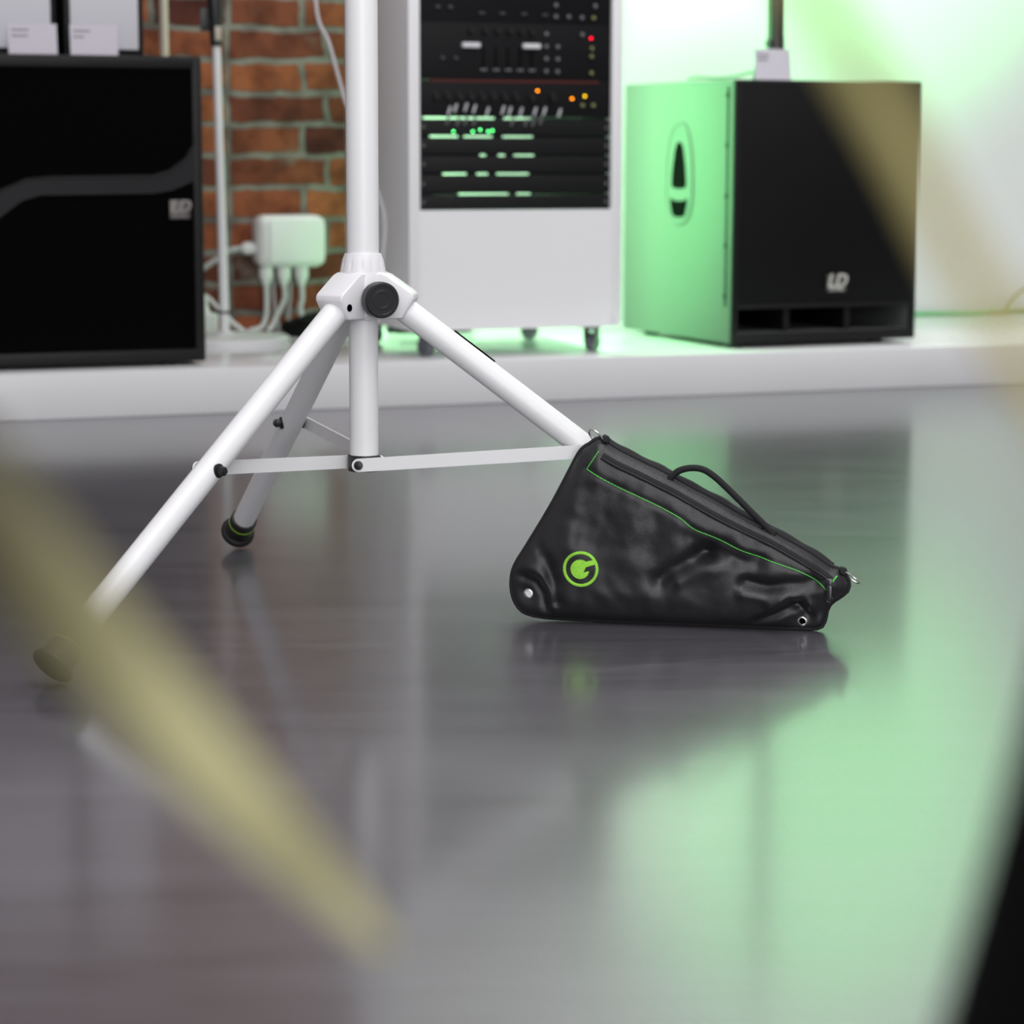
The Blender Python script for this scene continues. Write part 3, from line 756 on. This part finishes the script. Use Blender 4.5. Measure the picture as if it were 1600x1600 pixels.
# two white fronted boxes standing on it, each with a price card
ltop = STH + l0 + lh
for nm, x0, x1, lab, ps in (('display_speaker', -1.31, -1.000, 'white-fronted black box at the far left on top of the left subwoofer', 'l'),
                            ('display_speaker', -0.982, -0.806, 'narrower white-fronted black box on the left subwoofer beside the brick wall', 'r')):
    w = x1 - x0; b = thing(nm, lab, 'speaker', W((x0 + x1) / 2, 0.2, ltop), YAW, 'white-fronted boxes on the left subwoofer')
    obj('body', bxm((0, 0.13, 0.22), (w, 0.26, 0.44), 0.003), M['cab_black'], b)
    fx0, fx1 = (-w / 2 + 0.012, w / 2 - 0.013)
    obj('front_panel', bxm(((fx0 + fx1) / 2, -0.003, 0.226), (fx1 - fx0, 0.010, 0.42), 0.002), M['panelwhite'], b)
price_card('price_card', 'white price card in front of the far left white-fronted box', 0.105, 0.066, W(-1.066, 0.115, ltop), YAW, -0.1, 'price cards on the left subwoofer', ((0, 0.79, 0.36), (0, 0.60, 0.34)))
price_card('price_card', 'white price card before the narrower white-fronted box next to the bricks', 0.104, 0.066, W(-0.933, 0.115, ltop), YAW, -0.1, 'price cards on the left subwoofer', ((0, 0.79, 0.36), (0, 0.60, 0.22)))

# ================================================================= WHITE RACK WITH EQUIPMENT
RX, RY = 0.0454, 0.09
rack = thing('equipment_rack', 'tall white equipment rack on casters in the middle of the stage', 'rack', W(RX, RY), YAW)
rw, rd, rz0, rz1 = 0.532, 0.50, 0.0640, 1.16
ob, ow = 0.3415, 0.477
bm = bmesh.new()
for s in (-1, 1): box(bm, (s * (rw / 2 - 0.0137), rd / 2, (rz0 + rz1) / 2), (0.0275, rd, rz1 - rz0), 0.0025)
box(bm, (0, rd / 2, rz1 - 0.0135), (rw - 0.04, rd, 0.027), 0.002)
box(bm, (0, 0.012, (rz0 + ob) / 2), (rw - 0.04, 0.0235, ob - rz0), 0.0)
box(bm, (0, rd / 2, rz0 + 0.013), (rw - 0.04, rd, 0.026), 0.0)
obj('cabinet', bm, M['rackwhite'], rack)
bm = bmesh.new()
for s in (-1, 1): box(bm, (s * 0.2400, 0.26, (ob + rz1) / 2), (0.002, 0.44, rz1 - ob - 0.06))
box(bm, (0, 0.26, ob + 0.001), (0.476, 0.44, 0.002))
obj('lining', bm, M['rackblack'], rack)
for cx, cy, a in ((-0.205, 0.045, 0.3), (0.212, 0.06, -0.9), (-0.205, rd - 0.06, 0.8), (0.212, rd - 0.06, 1.2)):
    cs = thing('caster', None, None); cs.parent = rack; cs.location = (cx, cy, 0); cs.rotation_euler = (0, 0, a)
    cs.name = 'caster'
    bm = bmesh.new()
    box(bm, (0, 0, 0.061), (0.045, 0.045, 0.006), 0.001); lathe(bm, [(0.015, 0.052), (0.017, 0.058)], (0, 0, 0), seg=20)
    for s in (-1, 1): box(bm, (s * 0.0135, 0.006, 0.0385), (0.003, 0.026, 0.036), 0.001)
    obj('fork', bm, M['caster'], cs)
    bm = bmesh.new(); lathe(bm, [(0.012, -0.011), (0.021, -0.0105), (0.0225, -0.007), (0.0225, 0.007), (0.021, 0.0105), (0.012, 0.011)], (0, 0.010, 0.0225), (1, 0, 0), 28)
    obj('wheel', bm, M['caster'], cs)

ZR = lambda zx, zy: (-0.1962 + (620 + zx / 4.2105 - 655) * 0.0016 - RX, 0.9222 - zy / 4.2105 * 0.001464 - STH)


def unit(name, label, z0, z1, cat, mat, depth=0.10, face=0.004, w=0.4745, group=None, xw=None):
    t = thing(name, label, cat, rack_pt(0, 0.010, z0), YAW, group)
    obj('face_plate', bxm((0, 0.002, (z1 - z0) / 2), (w, 0.006, z1 - z0), 0.001), mat, t)
    a, b = xw or (-0.21, 0.21)
    obj('chassis', bxm(((a + b) / 2, 0.005 + depth / 2, (z1 - z0) / 2), (b - a, depth, (z1 - z0) * 0.9), 0.001), M['rackblack'], t)
    return t


def rack_pt(x, y, z): return W(RX + x, RY + y, STH + z)


def put(t, name, kind, pts, z0, mat, s=1.0):
    for zx, zy in pts:
        x, z = ZR(zx, zy); z -= z0
        bm = bmesh.new()
        if kind == 'knob': lathe(bm, [(0.0062 * s, 0), (0.0058 * s, 0.012), (0.0045 * s, 0.0135), (0, 0.0135)], (x, -0.001, z), (0, -1, 0), 16)
        elif kind == 'dot': lathe(bm, [(0.0046 * s, 0), (0.0046 * s, 0.004), (0.003 * s, 0.0055), (0, 0.0055)], (x, -0.001, z), (0, -1, 0), 14)
        elif kind == 'dash': box(bm, (x, -0.004, z), (0.015 * s, 0.008, 0.0045 * s), 0.001)
        elif kind == 'cap': box(bm, (x, -0.007, z), (0.043, 0.014, 0.0115), 0.002)
        elif kind == 'lever': lathe(bm, [(0.0028, 0), (0.0028, 0.002), (0.0030, 0.017), (0.0024, 0.02), (0, 0.02)], (x - 0.001, -0.002, z - 0.006 * s), (0.18, -0.35, 0.9), 10)
        elif kind == 'led': lathe(bm, [(0.0016 * s, 0), (0.0016 * s, 0.0025), (0, 0.0035)], (x, -0.001, z), (0, -1, 0), 12)
        elif kind == 'slot': box(bm, (x, -0.0012, z - 0.0), (0.004, 0.0012, 0.055), 0)
        obj(name, bm, mat, t)


zA0, zA1 = 0.9222 - 35.4 * 0.001464 - STH, 1.125
uA = unit('audio_mixer', 'black rack mixer with grey buttons at the top edge of the photo', zA0, zA1, 'mixer', M['mixer'], 0.2)
put(uA, 'knob', 'knob', [(270, 55), (350, 55), (270, -70), (350, -70)], zA0, M['dimcap'], 0.7)
put(uA, 'fader_cap', 'dash', [(555, 88), (690, 88), (830, 88), (965, 92)], zA0, M['dimcap'], 0.9)
put(uA, 'button', 'dot', [(1040, 25), (1300, 25), (1040, 100), (1125, 100), (1212, 103)], zA0, M['greycap'])
put(uA, 'indicator', 'dot', [(1290, 103)], zA0, M['led_off'], 0.9)
zB0, zB1 = 0.7402 - STH, 0.9222 - 35.5 * 0.001464 - STH
uB = unit('audio_mixer', 'black rack mixer with two large white fader caps and a red light', zB0, zB1, 'mixer', M['mixer'], 0.2)
put(uB, 'fader_slot', 'slot', [(567, 385), (648, 385), (727, 385), (805, 385), (882, 385)], zB0, M['hole'])
put(uB, 'knob', 'knob', [(485, 205), (575, 205), (655, 205), (735, 205), (810, 205), (880, 210)], zB0, M['knob'])
put(uB, 'knob_cap', 'led', [(492, 200), (582, 200), (660, 200), (738, 200), (815, 200), (885, 205)], zB0, M['whitecap'], 1.0)
put(uB, 'knob', 'knob', [(300, 385), (385, 385)], zB0, M['dimcap'], 0.7)
put(uB, 'fader_cap', 'cap', [(483, 298), (875, 298)], zB0, M['whitecap'])
put(uB, 'button', 'dot', [(978, 215), (1215, 215), (978, 298), (1053, 298), (978, 378), (1053, 380), (978, 460), (1053, 462)], zB0, M['greycap'])
put(uB, 'fader_cap', 'dash', [(567, 457), (648, 457), (727, 457), (805, 457), (882, 457)], zB0, M['greycap'])
put(uB, 'red_light', 'led', [(1275, 238)], zB0, M['led_red'], 1.2)
put(uB, 'indicator', 'dot', [(1280, 305), (1278, 357), (1278, 468)], zB0, M['led_off'], 0.9)
zC0, zC1 = 0.6555 - STH, 0.7400 - STH
uC = unit('audio_mixer', 'black rack mixer with pale levers and orange lights under a dark red line', zC0, zC1, 'mixer', M['mixer'], 0.2, xw=(-0.13, 0.21))
x0, z = ZR(225, 530); x1, _ = ZR(1330, 530)
obj('red_line', bxm(((x0 + x1) / 2, -0.0015, z - zC0), (x1 - x0, 0.002, 0.0045)), M['redline'], uC)
put(uC, 'knob', 'knob', [(260, 640), (335, 640), (410, 640), (485, 640), (557, 640), (630, 640), (703, 640), (778, 640), (880, 640), (1020, 640)], zC0, M['knob'], 1.15)
put(uC, 'knob_cap', 'led', [(260, 605), (335, 605), (410, 605), (485, 605), (557, 605), (630, 605), (703, 605), (778, 605), (1020, 605)], zC0, M['dimcap'], 1.0)
put(uC, 'lever', 'lever', [(343, 735), (383, 718), (450, 712), (505, 722), (590, 738), (690, 728), (735, 734), (808, 738), (900, 736), (962, 734), (1062, 744)], zC0, M['whitecap'])
LOW_LEVERS = [(332, 808), (400, 815), (450, 809), (505, 811), (752, 815), (842, 815), (890, 818), (940, 806)]
put(uC, 'orange_light', 'led', [(922, 590), (1150, 640)], zC0, M['led_orange'], 1.2)
put(uC, 'yellow_light', 'led', [(1236, 622)], zC0, M['led_yellow'], 1.4)
put(uC, 'indicator', 'dot', [(1220, 683), (1292, 683)], zC0, M['led_off'], 0.9)
uD_z = [(0.6132, 0.6510, 'upper'), (0.5702, 0.6092, 'second'), (0.5274, 0.5662, 'third'), (0.4812, 0.5232, 'fourth'), (0.4426, 0.4770, 'lowest')]
LABS = ['black rack panel just under the mixer with the pale levers', 'black rack panel second below the lever mixer', 'black rack panel third below the lever mixer',
        'black rack panel second from the bottom of the rack opening', 'black rack panel lowest in the rack opening above the white front']
XW = [(-0.20, -0.12), (-0.23, -0.085), (0.09, 0.20), (-0.21, -0.17), (-0.22, -0.17)]
uP = []
for (a, b, w_), lab, xw in zip(uD_z, LABS, XW):
    z0 = a - STH; u = unit('rack_panel', lab, z0, b - STH, 'rack panel', M['rackblack'], 0.16, group='panels of the rack', xw=xw); uP.append(u)
    for s in (-1, 1):
        bm = bmesh.new(); lathe(bm, [(0.0042, 0), (0.0042, 0.0015), (0.002, 0.003), (0, 0.003)], (s * 0.2285, -0.001, (b - a) / 2), (0, -1, 0), 14)
        obj('screw', bm, M['badge_dark'], u)
zg = uD_z[0][0] - STH
# filler bars behind the gaps leave only some stretches open
XL = lambda px: -0.1962 + (px - 655) * 0.0016 - RX
GAPS = [(0.65325, [(668, 778), (792, 835)]), (0.6112, [(678, 722), (730, 775), (790, 838)]), (0.5682, [(755, 765), (783, 795), (808, 840)]), (0.5253, [(698, 735), (750, 768), (781, 832)]), (0.4791, [(722, 800), (812, 835)])]
for zc, op in GAPS:
    cuts = [-0.236] + [XL(q) for ab in op for q in ab] + [0.236]
    for a, b in zip(cuts[0::2], cuts[1::2]):
        obj('filler_bar', bxm(((a + b) / 2, 0.034, zc - STH), (b - a, 0.005, 0.0047)), M['rackblack'], rack)
put(uP[0], 'lever', 'lever', LOW_LEVERS, zg, M['greycap'], 0.4)
put(uP[0], 'green_light', 'led', [(375, 862), (500, 862), (548, 850), (600, 860), (628, 855)], zg, M['led_green'], 1.2)

# ================================================================= STANDS BEHIND THE LEFT SUBWOOFER
mb = W(-0.527, 0.62)
mic = thing('floor_stand', 'slim white floor stand with round white base in front of the brick wall', 'stand', mb, YAW)
bm = bmesh.new(); lathe(bm, [(0, 0), (0.158, 0.0), (0.160, 0.004), (0.160, 0.019), (0.156, 0.0225), (0.03, 0.026), (0.02, 0.034), (0, 0.034)], seg=64)
obj('base', bm, M['powder'], mic)
bm = bmesh.new(); rod(bm, (0, 0, 0.03), (-0.010, 0, 0.735), 0.0120, 0.0095, 24)
obj('pole', bm, M['powder'], mic)
bm = bmesh.new(); lathe(bm, [(0.0128, 0.0), (0.0128, 0.006)], (-0.001, 0, 0.078), seg=20); lathe(bm, [(0.004, -0.02), (0.004, 0.02)], (-0.001, 0, 0.083), (1, 0, 0), 12)
obj('pole_joint', bm, M['blackp'], mic)
bm = bmesh.new(); lathe(bm, [(0.0145, 0.0), (0.0155, 0.01), (0.0155, 0.06), (0.0185, 0.075), (0.0195, 0.17), (0.015, 0.18)], (-0.0098, 0, 0.728), (-0.03, 0, 1), 28)
cl = obj('clutch', bm, M['blackp'], mic)
obj('clutch_plate', bxm((-0.0095, -0.0155, 0.757), (0.015, 0.006, 0.034), 0.001), M['beige'], cl)
obj('clutch_lever', bxm((-0.034, 0.0, 0.79), (0.03, 0.007, 0.055), 0.002), M['blackp'], cl)
sb = W(-0.6276, 0.79)
s2 = thing('floor_stand', 'cream pole of a stand hidden behind the left subwoofer', 'stand', sb, YAW)
bm = bmesh.new(); lathe(bm, [(0, 0), (0.13, 0), (0.13, 0.015), (0.02, 0.02), (0, 0.02)], seg=48); obj('base', bm, M['beige'], s2)
obj('pole', rod(bmesh.new(), (0, 0, 0.018), (0, 0, 1.15), 0.0105, seg=20), M['beige'], s2)

# ================================================================= POWER BOX, PLUGS, CABLES
pb = thing('power_box', 'rounded white power outlet box mounted on the brick wall', 'power box', W(-0.2690, 0.999, 0.3420), YAW)
obj('housing', bxm((0, -0.045, 0), (0.186, 0.09, 0.136), 0.028, 5), M['whitep'], pb)
obj('lid', bxm((0.010, -0.091, 0.002), (0.148, 0.008, 0.112), 0.003, 3), M['whitep'], pb)
bm = bmesh.new(); lathe(bm, [(0.013, 0), (0.013, 0.008), (0.017, 0.009), (0.017, 0.024), (0.011, 0.034), (0.008, 0.036)], (-0.092, -0.045, -0.018), (-1, 0, 0), 20)
obj('cable_gland', bm, M['whitep'], pb)
gx = [W(-0.396, 0.954, 0.324), W(-0.43, 0.954, 0.318), W(-0.47, 0.955, 0.292), W(-0.53, 0.96, 0.255), W(-0.60, 0.965, 0.235), W(-0.68, 0.97, 0.225)]
tag(obj('cable', tube(bmesh.new(), smooth_path(gx, 6), 0.0075, 10), M['cable_g']), 'grey cable entering the left side of the white power box', 'cable')
for i, (x, xs, lab) in enumerate(((-0.3310, [(-0.331, .150), (-0.345, .118)], 'white plug and cable hanging from the power box, leftmost of three'),
                             (-0.2830, [(-0.300, .150), (-0.318, .118)], 'white plug and cable hanging from the power box, middle of three'),
                             (-0.2350, [(-0.238, .160), (-0.222, .112)], 'white plug and cable hanging from the power box, rightmost of three'))):
    t = thing('power_plug', lab, 'plug', W(x, 0.954, 0.275), YAW, 'plugs under the power box')
    bm = bmesh.new(); lathe(bm, [(0.0165, 0), (0.0185, -0.006), (0.0185, -0.026), (0.011, -0.04), (0.0075, -0.05)], (0, 0, 0), (0, 0, 1), 24)
    obj('plug_body', bm, M['whitep'], t)
    pts = [(0, 0, -0.048), (0.001, 0, -0.085), (xs[0][0] - x, 0.005, xs[0][1] - 0.275), (xs[1][0] - x, 0.0, xs[1][1] - 0.275), (xs[1][0] - x - (0.035 if i == 0 else 0.012), -0.006 * i, 0.1085 - 0.275)]
    obj('cable', tube(bmesh.new(), smooth_path(pts, 6), 0.0072, 10), M['cable_w'], t)
for x, xe, lab in ((-0.308, -0.290, 'thin white cable hanging between the left and middle plugs'), (-0.262, -0.265, 'thin white cable hanging right of the middle plug')):
    pts = [W(x, 0.984, 0.265), W(x + 0.004, 0.984, 0.21), W((x + xe) / 2, 0.984, 0.15), W(xe, 0.984, 0.112), W(xe - 0.01, 0.984, 0.1065)]
    tag(obj('cable', tube(bmesh.new(), smooth_path(pts, 6), 0.005, 10), M['cable_g']), lab, 'cable')
# white adapter at the left subwoofer's edge with its cable over the stand's base
ad = thing('power_adapter', 'small white power adapter standing beside the left subwoofer edge', 'adapter', W(-0.5180, 0.84), YAW)
obj('adapter_body', bxm((0, 0, 0.032), (0.05, 0.04, 0.064), 0.006, 3), M['whitep'], ad)
bm = bmesh.new(); lathe(bm, [(0.018, 0.063), (0.011, 0.08), (0.008, 0.10), (0.0065, 0.112), (0, 0.114)], (-0.008, 0, 0), seg=20)
obj('adapter_neck', bm, M['whitep'], ad)
pts = [W(-0.60, 0.88, 0.215), W(-0.54, 0.88, 0.213), W(-0.505, 0.885, 0.200), W(-0.470, 0.89, 0.165), W(-0.435, 0.88, 0.130), W(-0.405, 0.86, 0.1085), W(-0.375, 0.78, 0.1065), W(-0.350, 0.66, 0.1065), W(-0.315, 0.57, 0.1065), W(-0.25, 0.58, 0.1065), W(-0.17, 0.64, 0.1065)]
tag(obj('cable', tube(bmesh.new(), smooth_path(pts, 7), 0.0062, 10), M['cable_w']), 'white cable arching down the bricks and over the stage beside the round base', 'cable')
pts = [W(-0.4504, 0.05, 1.25), W(-0.4504, 0.05, 0.9087), W(-0.4189, 0.05, 0.8116), W(-0.3827, 0.05, 0.6853), W(-0.346, 0.05, 0.586), W(-0.3088, 0.05, 0.4857), W(-0.2925, 0.05, 0.4208), W(-0.2975, 0.05, 0.3412), W(-0.305, 0.06, 0.22), W(-0.31, 0.09, 0.125), W(-0.29, 0.16, 0.1045), W(-0.26, 0.25, 0.1045)]
tag(obj('cable', tube(bmesh.new(), smooth_path(pts, 7), 0.0040, 10), M['cable_w']), 'thin white cable hanging down behind the tripod pole beside the rack', 'cable')


def lump(name, label, cat, c, s, rz, seedv, mat):
    bm = bmesh.new(); bmesh.ops.create_icosphere(bm, subdivisions=5, radius=1)
    for v in bm.verts:
        p = v.co.copy(); k = 1 + 0.22 * noise.noise(p * 1.6 + Vector((seedv, 0, 0))) + 0.10 * noise.noise(p * 4.5 + Vector((0, seedv, 0)))
        q = p * k; q.z = max(q.z, -0.35); v.co = Vector((q.x * s[0], q.y * s[1], (q.z + 0.35) * s[2]))
    o = obj(name, bm, mat, None, c, ang=80); o.rotation_euler = (0, 0, rz); return tag(o, label, cat)


lump('cloth_bag', 'soft black bag lying against the brick wall behind the tripod', 'bag', W(-0.215, 0.835), (0.105, 0.06, 0.045), YAW, 3.3, M['cloth'])
lump('cable_bundle', 'black bundle lying behind the rack casters near the tripod pole', 'cable bundle', W(0.09, 0.86), (0.11, 0.06, 0.036), YAW, 8.1, M['cloth'])
# painted shadow gap, tinted green, and a looped cable along the wall foot
pts = [W(1.10, 0.97, STH + 0.006), W(1.4, 0.972, STH + 0.006), W(1.65, 0.978, STH + 0.006), W(1.93, 0.978, STH + 0.006), W(2.4, 0.975, STH + 0.006)]
tag(obj('cable', tube(bmesh.new(), smooth_path(pts, 5), 0.006, 8), M['cable_gap_green']), 'green cable running along the foot of the white wall', 'cable')
pts = [W(1.87, 0.955, STH + 0.006), W(1.905, 0.95, STH + 0.006), W(1.918, 0.95, STH + 0.012), W(1.935, 0.95, STH + 0.035), W(1.962, 0.95, STH + 0.06), W(2.01, 0.95, STH + 0.083), W(2.07, 0.95, STH + 0.08), W(2.09, 0.95, STH + 0.05), W(2.04, 0.95, STH + 0.028), W(1.99, 0.95, STH + 0.012), W(1.93, 0.94, STH + 0.006), W(1.90, 0.93, STH + 0.006)]
tag(obj('cable', tube(bmesh.new(), smooth_path(pts, 7), 0.0042, 8), M['cable_olive']), 'looped olive cable end at the right edge by the white wall', 'cable')

# ================================================================= PLANTS NEAR THE CAMERA (out of focus leaves)


def strap_leaf(pts, w0, wm, w1, sidev, n=8, name='leaf', parent=None, off=None, mat='leaf', ex=3):
    P = smooth_path(pts, n); N = len(P); bm = bmesh.new(); rr = []
    for i in range(N):
        t = i / (N - 1)
        rr.append(max(0.0003, (w0 + (wm - w0) * t / 0.4) if t < 0.4 else (wm + (w1 - wm) * ((t - 0.4) / 0.6) ** ex)))
    if off: P = [p - Vector(off) for p in P]
    tube(bm, P, rr, 10, flat=0.22, up=sidev)
    return obj(name, bm, M[mat], parent)


def leaf_dark_base():  # leaf colour set darker towards its base
    m = pmat('olive_leaf_dark_base', lin(172, 166, 116), 0.55)
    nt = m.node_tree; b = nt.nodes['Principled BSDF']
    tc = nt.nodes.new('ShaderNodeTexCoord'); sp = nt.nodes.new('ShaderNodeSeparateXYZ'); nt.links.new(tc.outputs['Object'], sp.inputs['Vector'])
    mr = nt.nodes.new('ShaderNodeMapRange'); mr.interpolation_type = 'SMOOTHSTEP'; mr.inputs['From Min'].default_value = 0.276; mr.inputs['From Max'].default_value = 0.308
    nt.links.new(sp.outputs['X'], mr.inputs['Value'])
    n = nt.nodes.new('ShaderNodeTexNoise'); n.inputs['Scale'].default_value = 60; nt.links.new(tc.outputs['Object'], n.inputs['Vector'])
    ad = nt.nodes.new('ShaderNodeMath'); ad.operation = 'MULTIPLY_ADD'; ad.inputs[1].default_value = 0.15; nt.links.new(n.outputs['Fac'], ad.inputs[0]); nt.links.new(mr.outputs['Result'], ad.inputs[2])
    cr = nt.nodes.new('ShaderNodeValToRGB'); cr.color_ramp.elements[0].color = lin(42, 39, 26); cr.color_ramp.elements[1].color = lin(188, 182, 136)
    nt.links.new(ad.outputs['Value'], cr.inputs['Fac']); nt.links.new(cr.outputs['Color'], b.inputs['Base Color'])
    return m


M['leaf_dark_base'] = leaf_dark_base()
PL = (-0.36, 0.30, 0)
pl1 = thing('potted_plant', 'potted plant at the left whose long olive leaf blurs across the lower left', 'plant', PL)
bm = bmesh.new(); lathe(bm, [(0, 0), (0.07, 0), (0.075, 0.005), (0.095, 0.17), (0.098, 0.18), (0.088, 0.18), (0.085, 0.165), (0, 0.165)], seg=40); obj('pot', bm, M['pot'], pl1)
bm = bmesh.new(); lathe(bm, [(0, 0.1), (0.0855, 0.1), (0.0855, 0.168), (0.05, 0.175), (0, 0.172)], seg=32); obj('soil', bm, M['soil'], pl1)
obj('stem', rod(bmesh.new(), (0, 0, 0.16), (0.02, 0, 0.50), 0.009, 0.006, 14), M['stem'], pl1)
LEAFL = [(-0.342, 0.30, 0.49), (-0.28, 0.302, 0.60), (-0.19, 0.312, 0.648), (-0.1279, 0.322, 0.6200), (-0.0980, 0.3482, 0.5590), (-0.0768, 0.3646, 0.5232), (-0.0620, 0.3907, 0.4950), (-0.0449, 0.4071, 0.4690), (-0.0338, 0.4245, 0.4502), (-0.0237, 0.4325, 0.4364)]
strap_leaf(LEAFL, 0.004, 0.0088, 0.0016, (0.6, -0.1, 0.8), parent=pl1, off=PL, mat='leaf_dark_base', ex=2.0)
for k, (dx, dy, dz) in enumerate(((-0.25, 0.05, 0.05), (-0.12, -0.22, 0.12), (-0.05, 0.0, 0.25), (-0.16, 0.16, 0.1))):
    b = Vector((-0.342, 0.30, 0.47)); strap_leaf([b, b + Vector((dx * .4, dy * .4, dz * .7 + 0.08)), b + Vector((dx * .8, dy * .8, dz + 0.06)), b + Vector((dx * 1.2, dy * 1.2, dz - 0.02))], 0.003, 0.006, 0.0015, (0.3, 0.3, 0.9), parent=pl1, off=PL)

PR = (0.199, 0.452, 0)
pl2 = thing('potted_plant', 'plant in a tall black vase at the right, its blurred leaf crossing the right subwoofer', 'plant', PR)
bm = bmesh.new(); lathe(bm, [(0, 0), (0.155, 0), (0.165, 0.01), (0.160, 0.12), (0.142, 0.26), (0.118, 0.38), (0.1075, 0.425), (0.0975, 0.47), (0.090, 0.51), (0.085, 0.52), (0.078, 0.515), (0.078, 0.46), (0, 0.46)], seg=56)
obj('vase', bm, M['pot'], pl2)
bm = bmesh.new(); lathe(bm, [(0, 0.45), (0.0785, 0.45), (0.0785, 0.495), (0.04, 0.502), (0, 0.5)], seg=32); obj('soil', bm, M['soil'], pl2)
LEAFR = [(0.15, 0.43, 0.5), (0.122, 0.38, 0.515), (0.0937, 0.3438, 0.5361), (0.0843, 0.3466, 0.5406), (0.074, 0.3494, 0.5557), (0.0657, 0.3517, 0.5697), (0.0585, 0.3538, 0.5836), (0.0525, 0.3553, 0.5938), (0.0402, 0.351, 0.6117), (0.0319, 0.3529, 0.6245), (0.0255, 0.3548, 0.6362)]
strap_leaf(LEAFR, 0.0022, 0.0030, 0.0022, (0.7, 0.0, 0.55), parent=pl2, off=PR)
for k, (dx, dy, dz) in enumerate(((0.2, 0.05, 0.16), (0.12, -0.14, 0.2), (0.10, 0.10, 0.22))):
    b = Vector((0.215, 0.452, 0.49)); strap_leaf([b, b + Vector((dx * .4, dy * .4, dz * .8)), b + Vector((dx * .9, dy * .9, dz)), b + Vector((dx * 1.4, dy * 1.4, dz * .6))], 0.003, 0.006, 0.0015, (0.3, 0.3, 0.9), parent=pl2, off=PR)

# ================================================================= CAMERA
cam = bpy.data.cameras.new('camera'); co = bpy.data.objects.new('camera', cam); C.objects.link(co)
P_, R_ = 0.15116457, 0.00253322
c, s = math.cos(P_), math.sin(P_); cr, sr = math.cos(R_), math.sin(R_)
r0, r1, r2 = Vector((1, 0, 0)), Vector((0, s, c)), Vector((0, c, -s))
right = r0 * cr + r1 * sr; upv = r1 * cr - r0 * sr
mw = Matrix((right, upv, -r2)).transposed().to_4x4(); mw.translation = (0, 0, 0.58522)
co.matrix_world = mw
cam.sensor_width = 36; cam.lens = 3734.369 / 1600 * 36; cam.clip_start = 0.02
cam.dof.use_dof = True; cam.dof.focus_distance = 2.93; cam.dof.aperture_fstop = 5.7
bpy.context.scene.camera = co


# ================================================================= LIGHTS
def area(name, loc, target, size, power, col=(1, 1, 1), size_y=None, spread=None):
    l = bpy.data.lights.new(name, 'AREA'); l.energy = power; l.color = col; l.size = size
    if size_y: l.shape = 'RECTANGLE'; l.size_y = size_y
    if spread: l.spread = spread
    o = bpy.data.objects.new(name, l); C.objects.link(o); o.location = loc
    o.rotation_euler = (Vector(target) - Vector(loc)).to_track_quat('-Z', 'Y').to_euler()
    return o


w = bpy.data.worlds.new('world'); bpy.context.scene.world = w; w.use_nodes = True
w.node_tree.nodes['Background'].inputs['Color'].default_value = (0.97, 0.95, 1.0, 1)
w.node_tree.nodes['Background'].inputs['Strength'].default_value = 0.37
def spot(name, loc, target, power, col, size, blend=0.6, rad=0.15):
    l = bpy.data.lights.new(name, 'SPOT'); l.energy = power; l.color = col; l.spot_size = math.radians(size); l.spot_blend = blend; l.shadow_soft_size = rad
    o = bpy.data.objects.new(name, l); C.objects.link(o); o.location = loc
    o.rotation_euler = (Vector(target) - Vector(loc)).to_track_quat('-Z', 'Y').to_euler()
    return o


area('ceiling_light', (0.6, 2.0, 3.0), (0.4, 3.2, 0), 1.8, 50, (1, 0.99, 0.99))
area('ceiling_light_front', (0.0, -0.6, 2.6), (0.2, 3.2, 0.2), 2.0, 34, (1, 0.99, 1.0))
area('front_fill', (1.2, -3.5, 1.3), (0.7, 3.0, 0.3), 2.8, 128, (0.98, 0.99, 1.0), 2.0)  # unseen fill light added behind the camera to brighten front faces
area('ceiling_light_stage', W(1.0, -0.8, 2.9), W(1.0, 0.0, 0.2), 1.6, 20, (1, 0.99, 1.0), 0.5)
area('wall_washer', W(1.3, 0.25, 2.9), W(1.3, 1.0, 1.0), 2.4, 48, (0.97, 1.0, 0.97), 0.25)
spot('wall_spot', W(1.35, -2.0, 2.6), W(1.45, 1.0, 1.48), 1150, (0.16, 1.0, 0.22), 29, 0.9)
spot('wall_spot_pale', W(0.95, -1.8, 2.6), W(0.85, 1.0, 1.30), 720, (0.70, 1.0, 0.68), 14, 1.0)
area('green_panel', W(0.02, 0.80, 0.75), W(1.0, 0.55, 0.45), 0.25, 13, (0.45, 1.0, 0.50), 1.1)
area('green_side_panel', W(0.335, 0.345, 0.55), W(0.60, 0.33, 0.53), 0.48, 11.5, (0.24, 1.0, 0.32), 1.0)

sc = bpy.context.scene
sc.view_settings.view_transform = 'Standard'; sc.view_settings.look = 'None'
sc.view_settings.exposure = 0.0; sc.view_settings.gamma = 1.0; sc.view_settings.use_curve_mapping = False
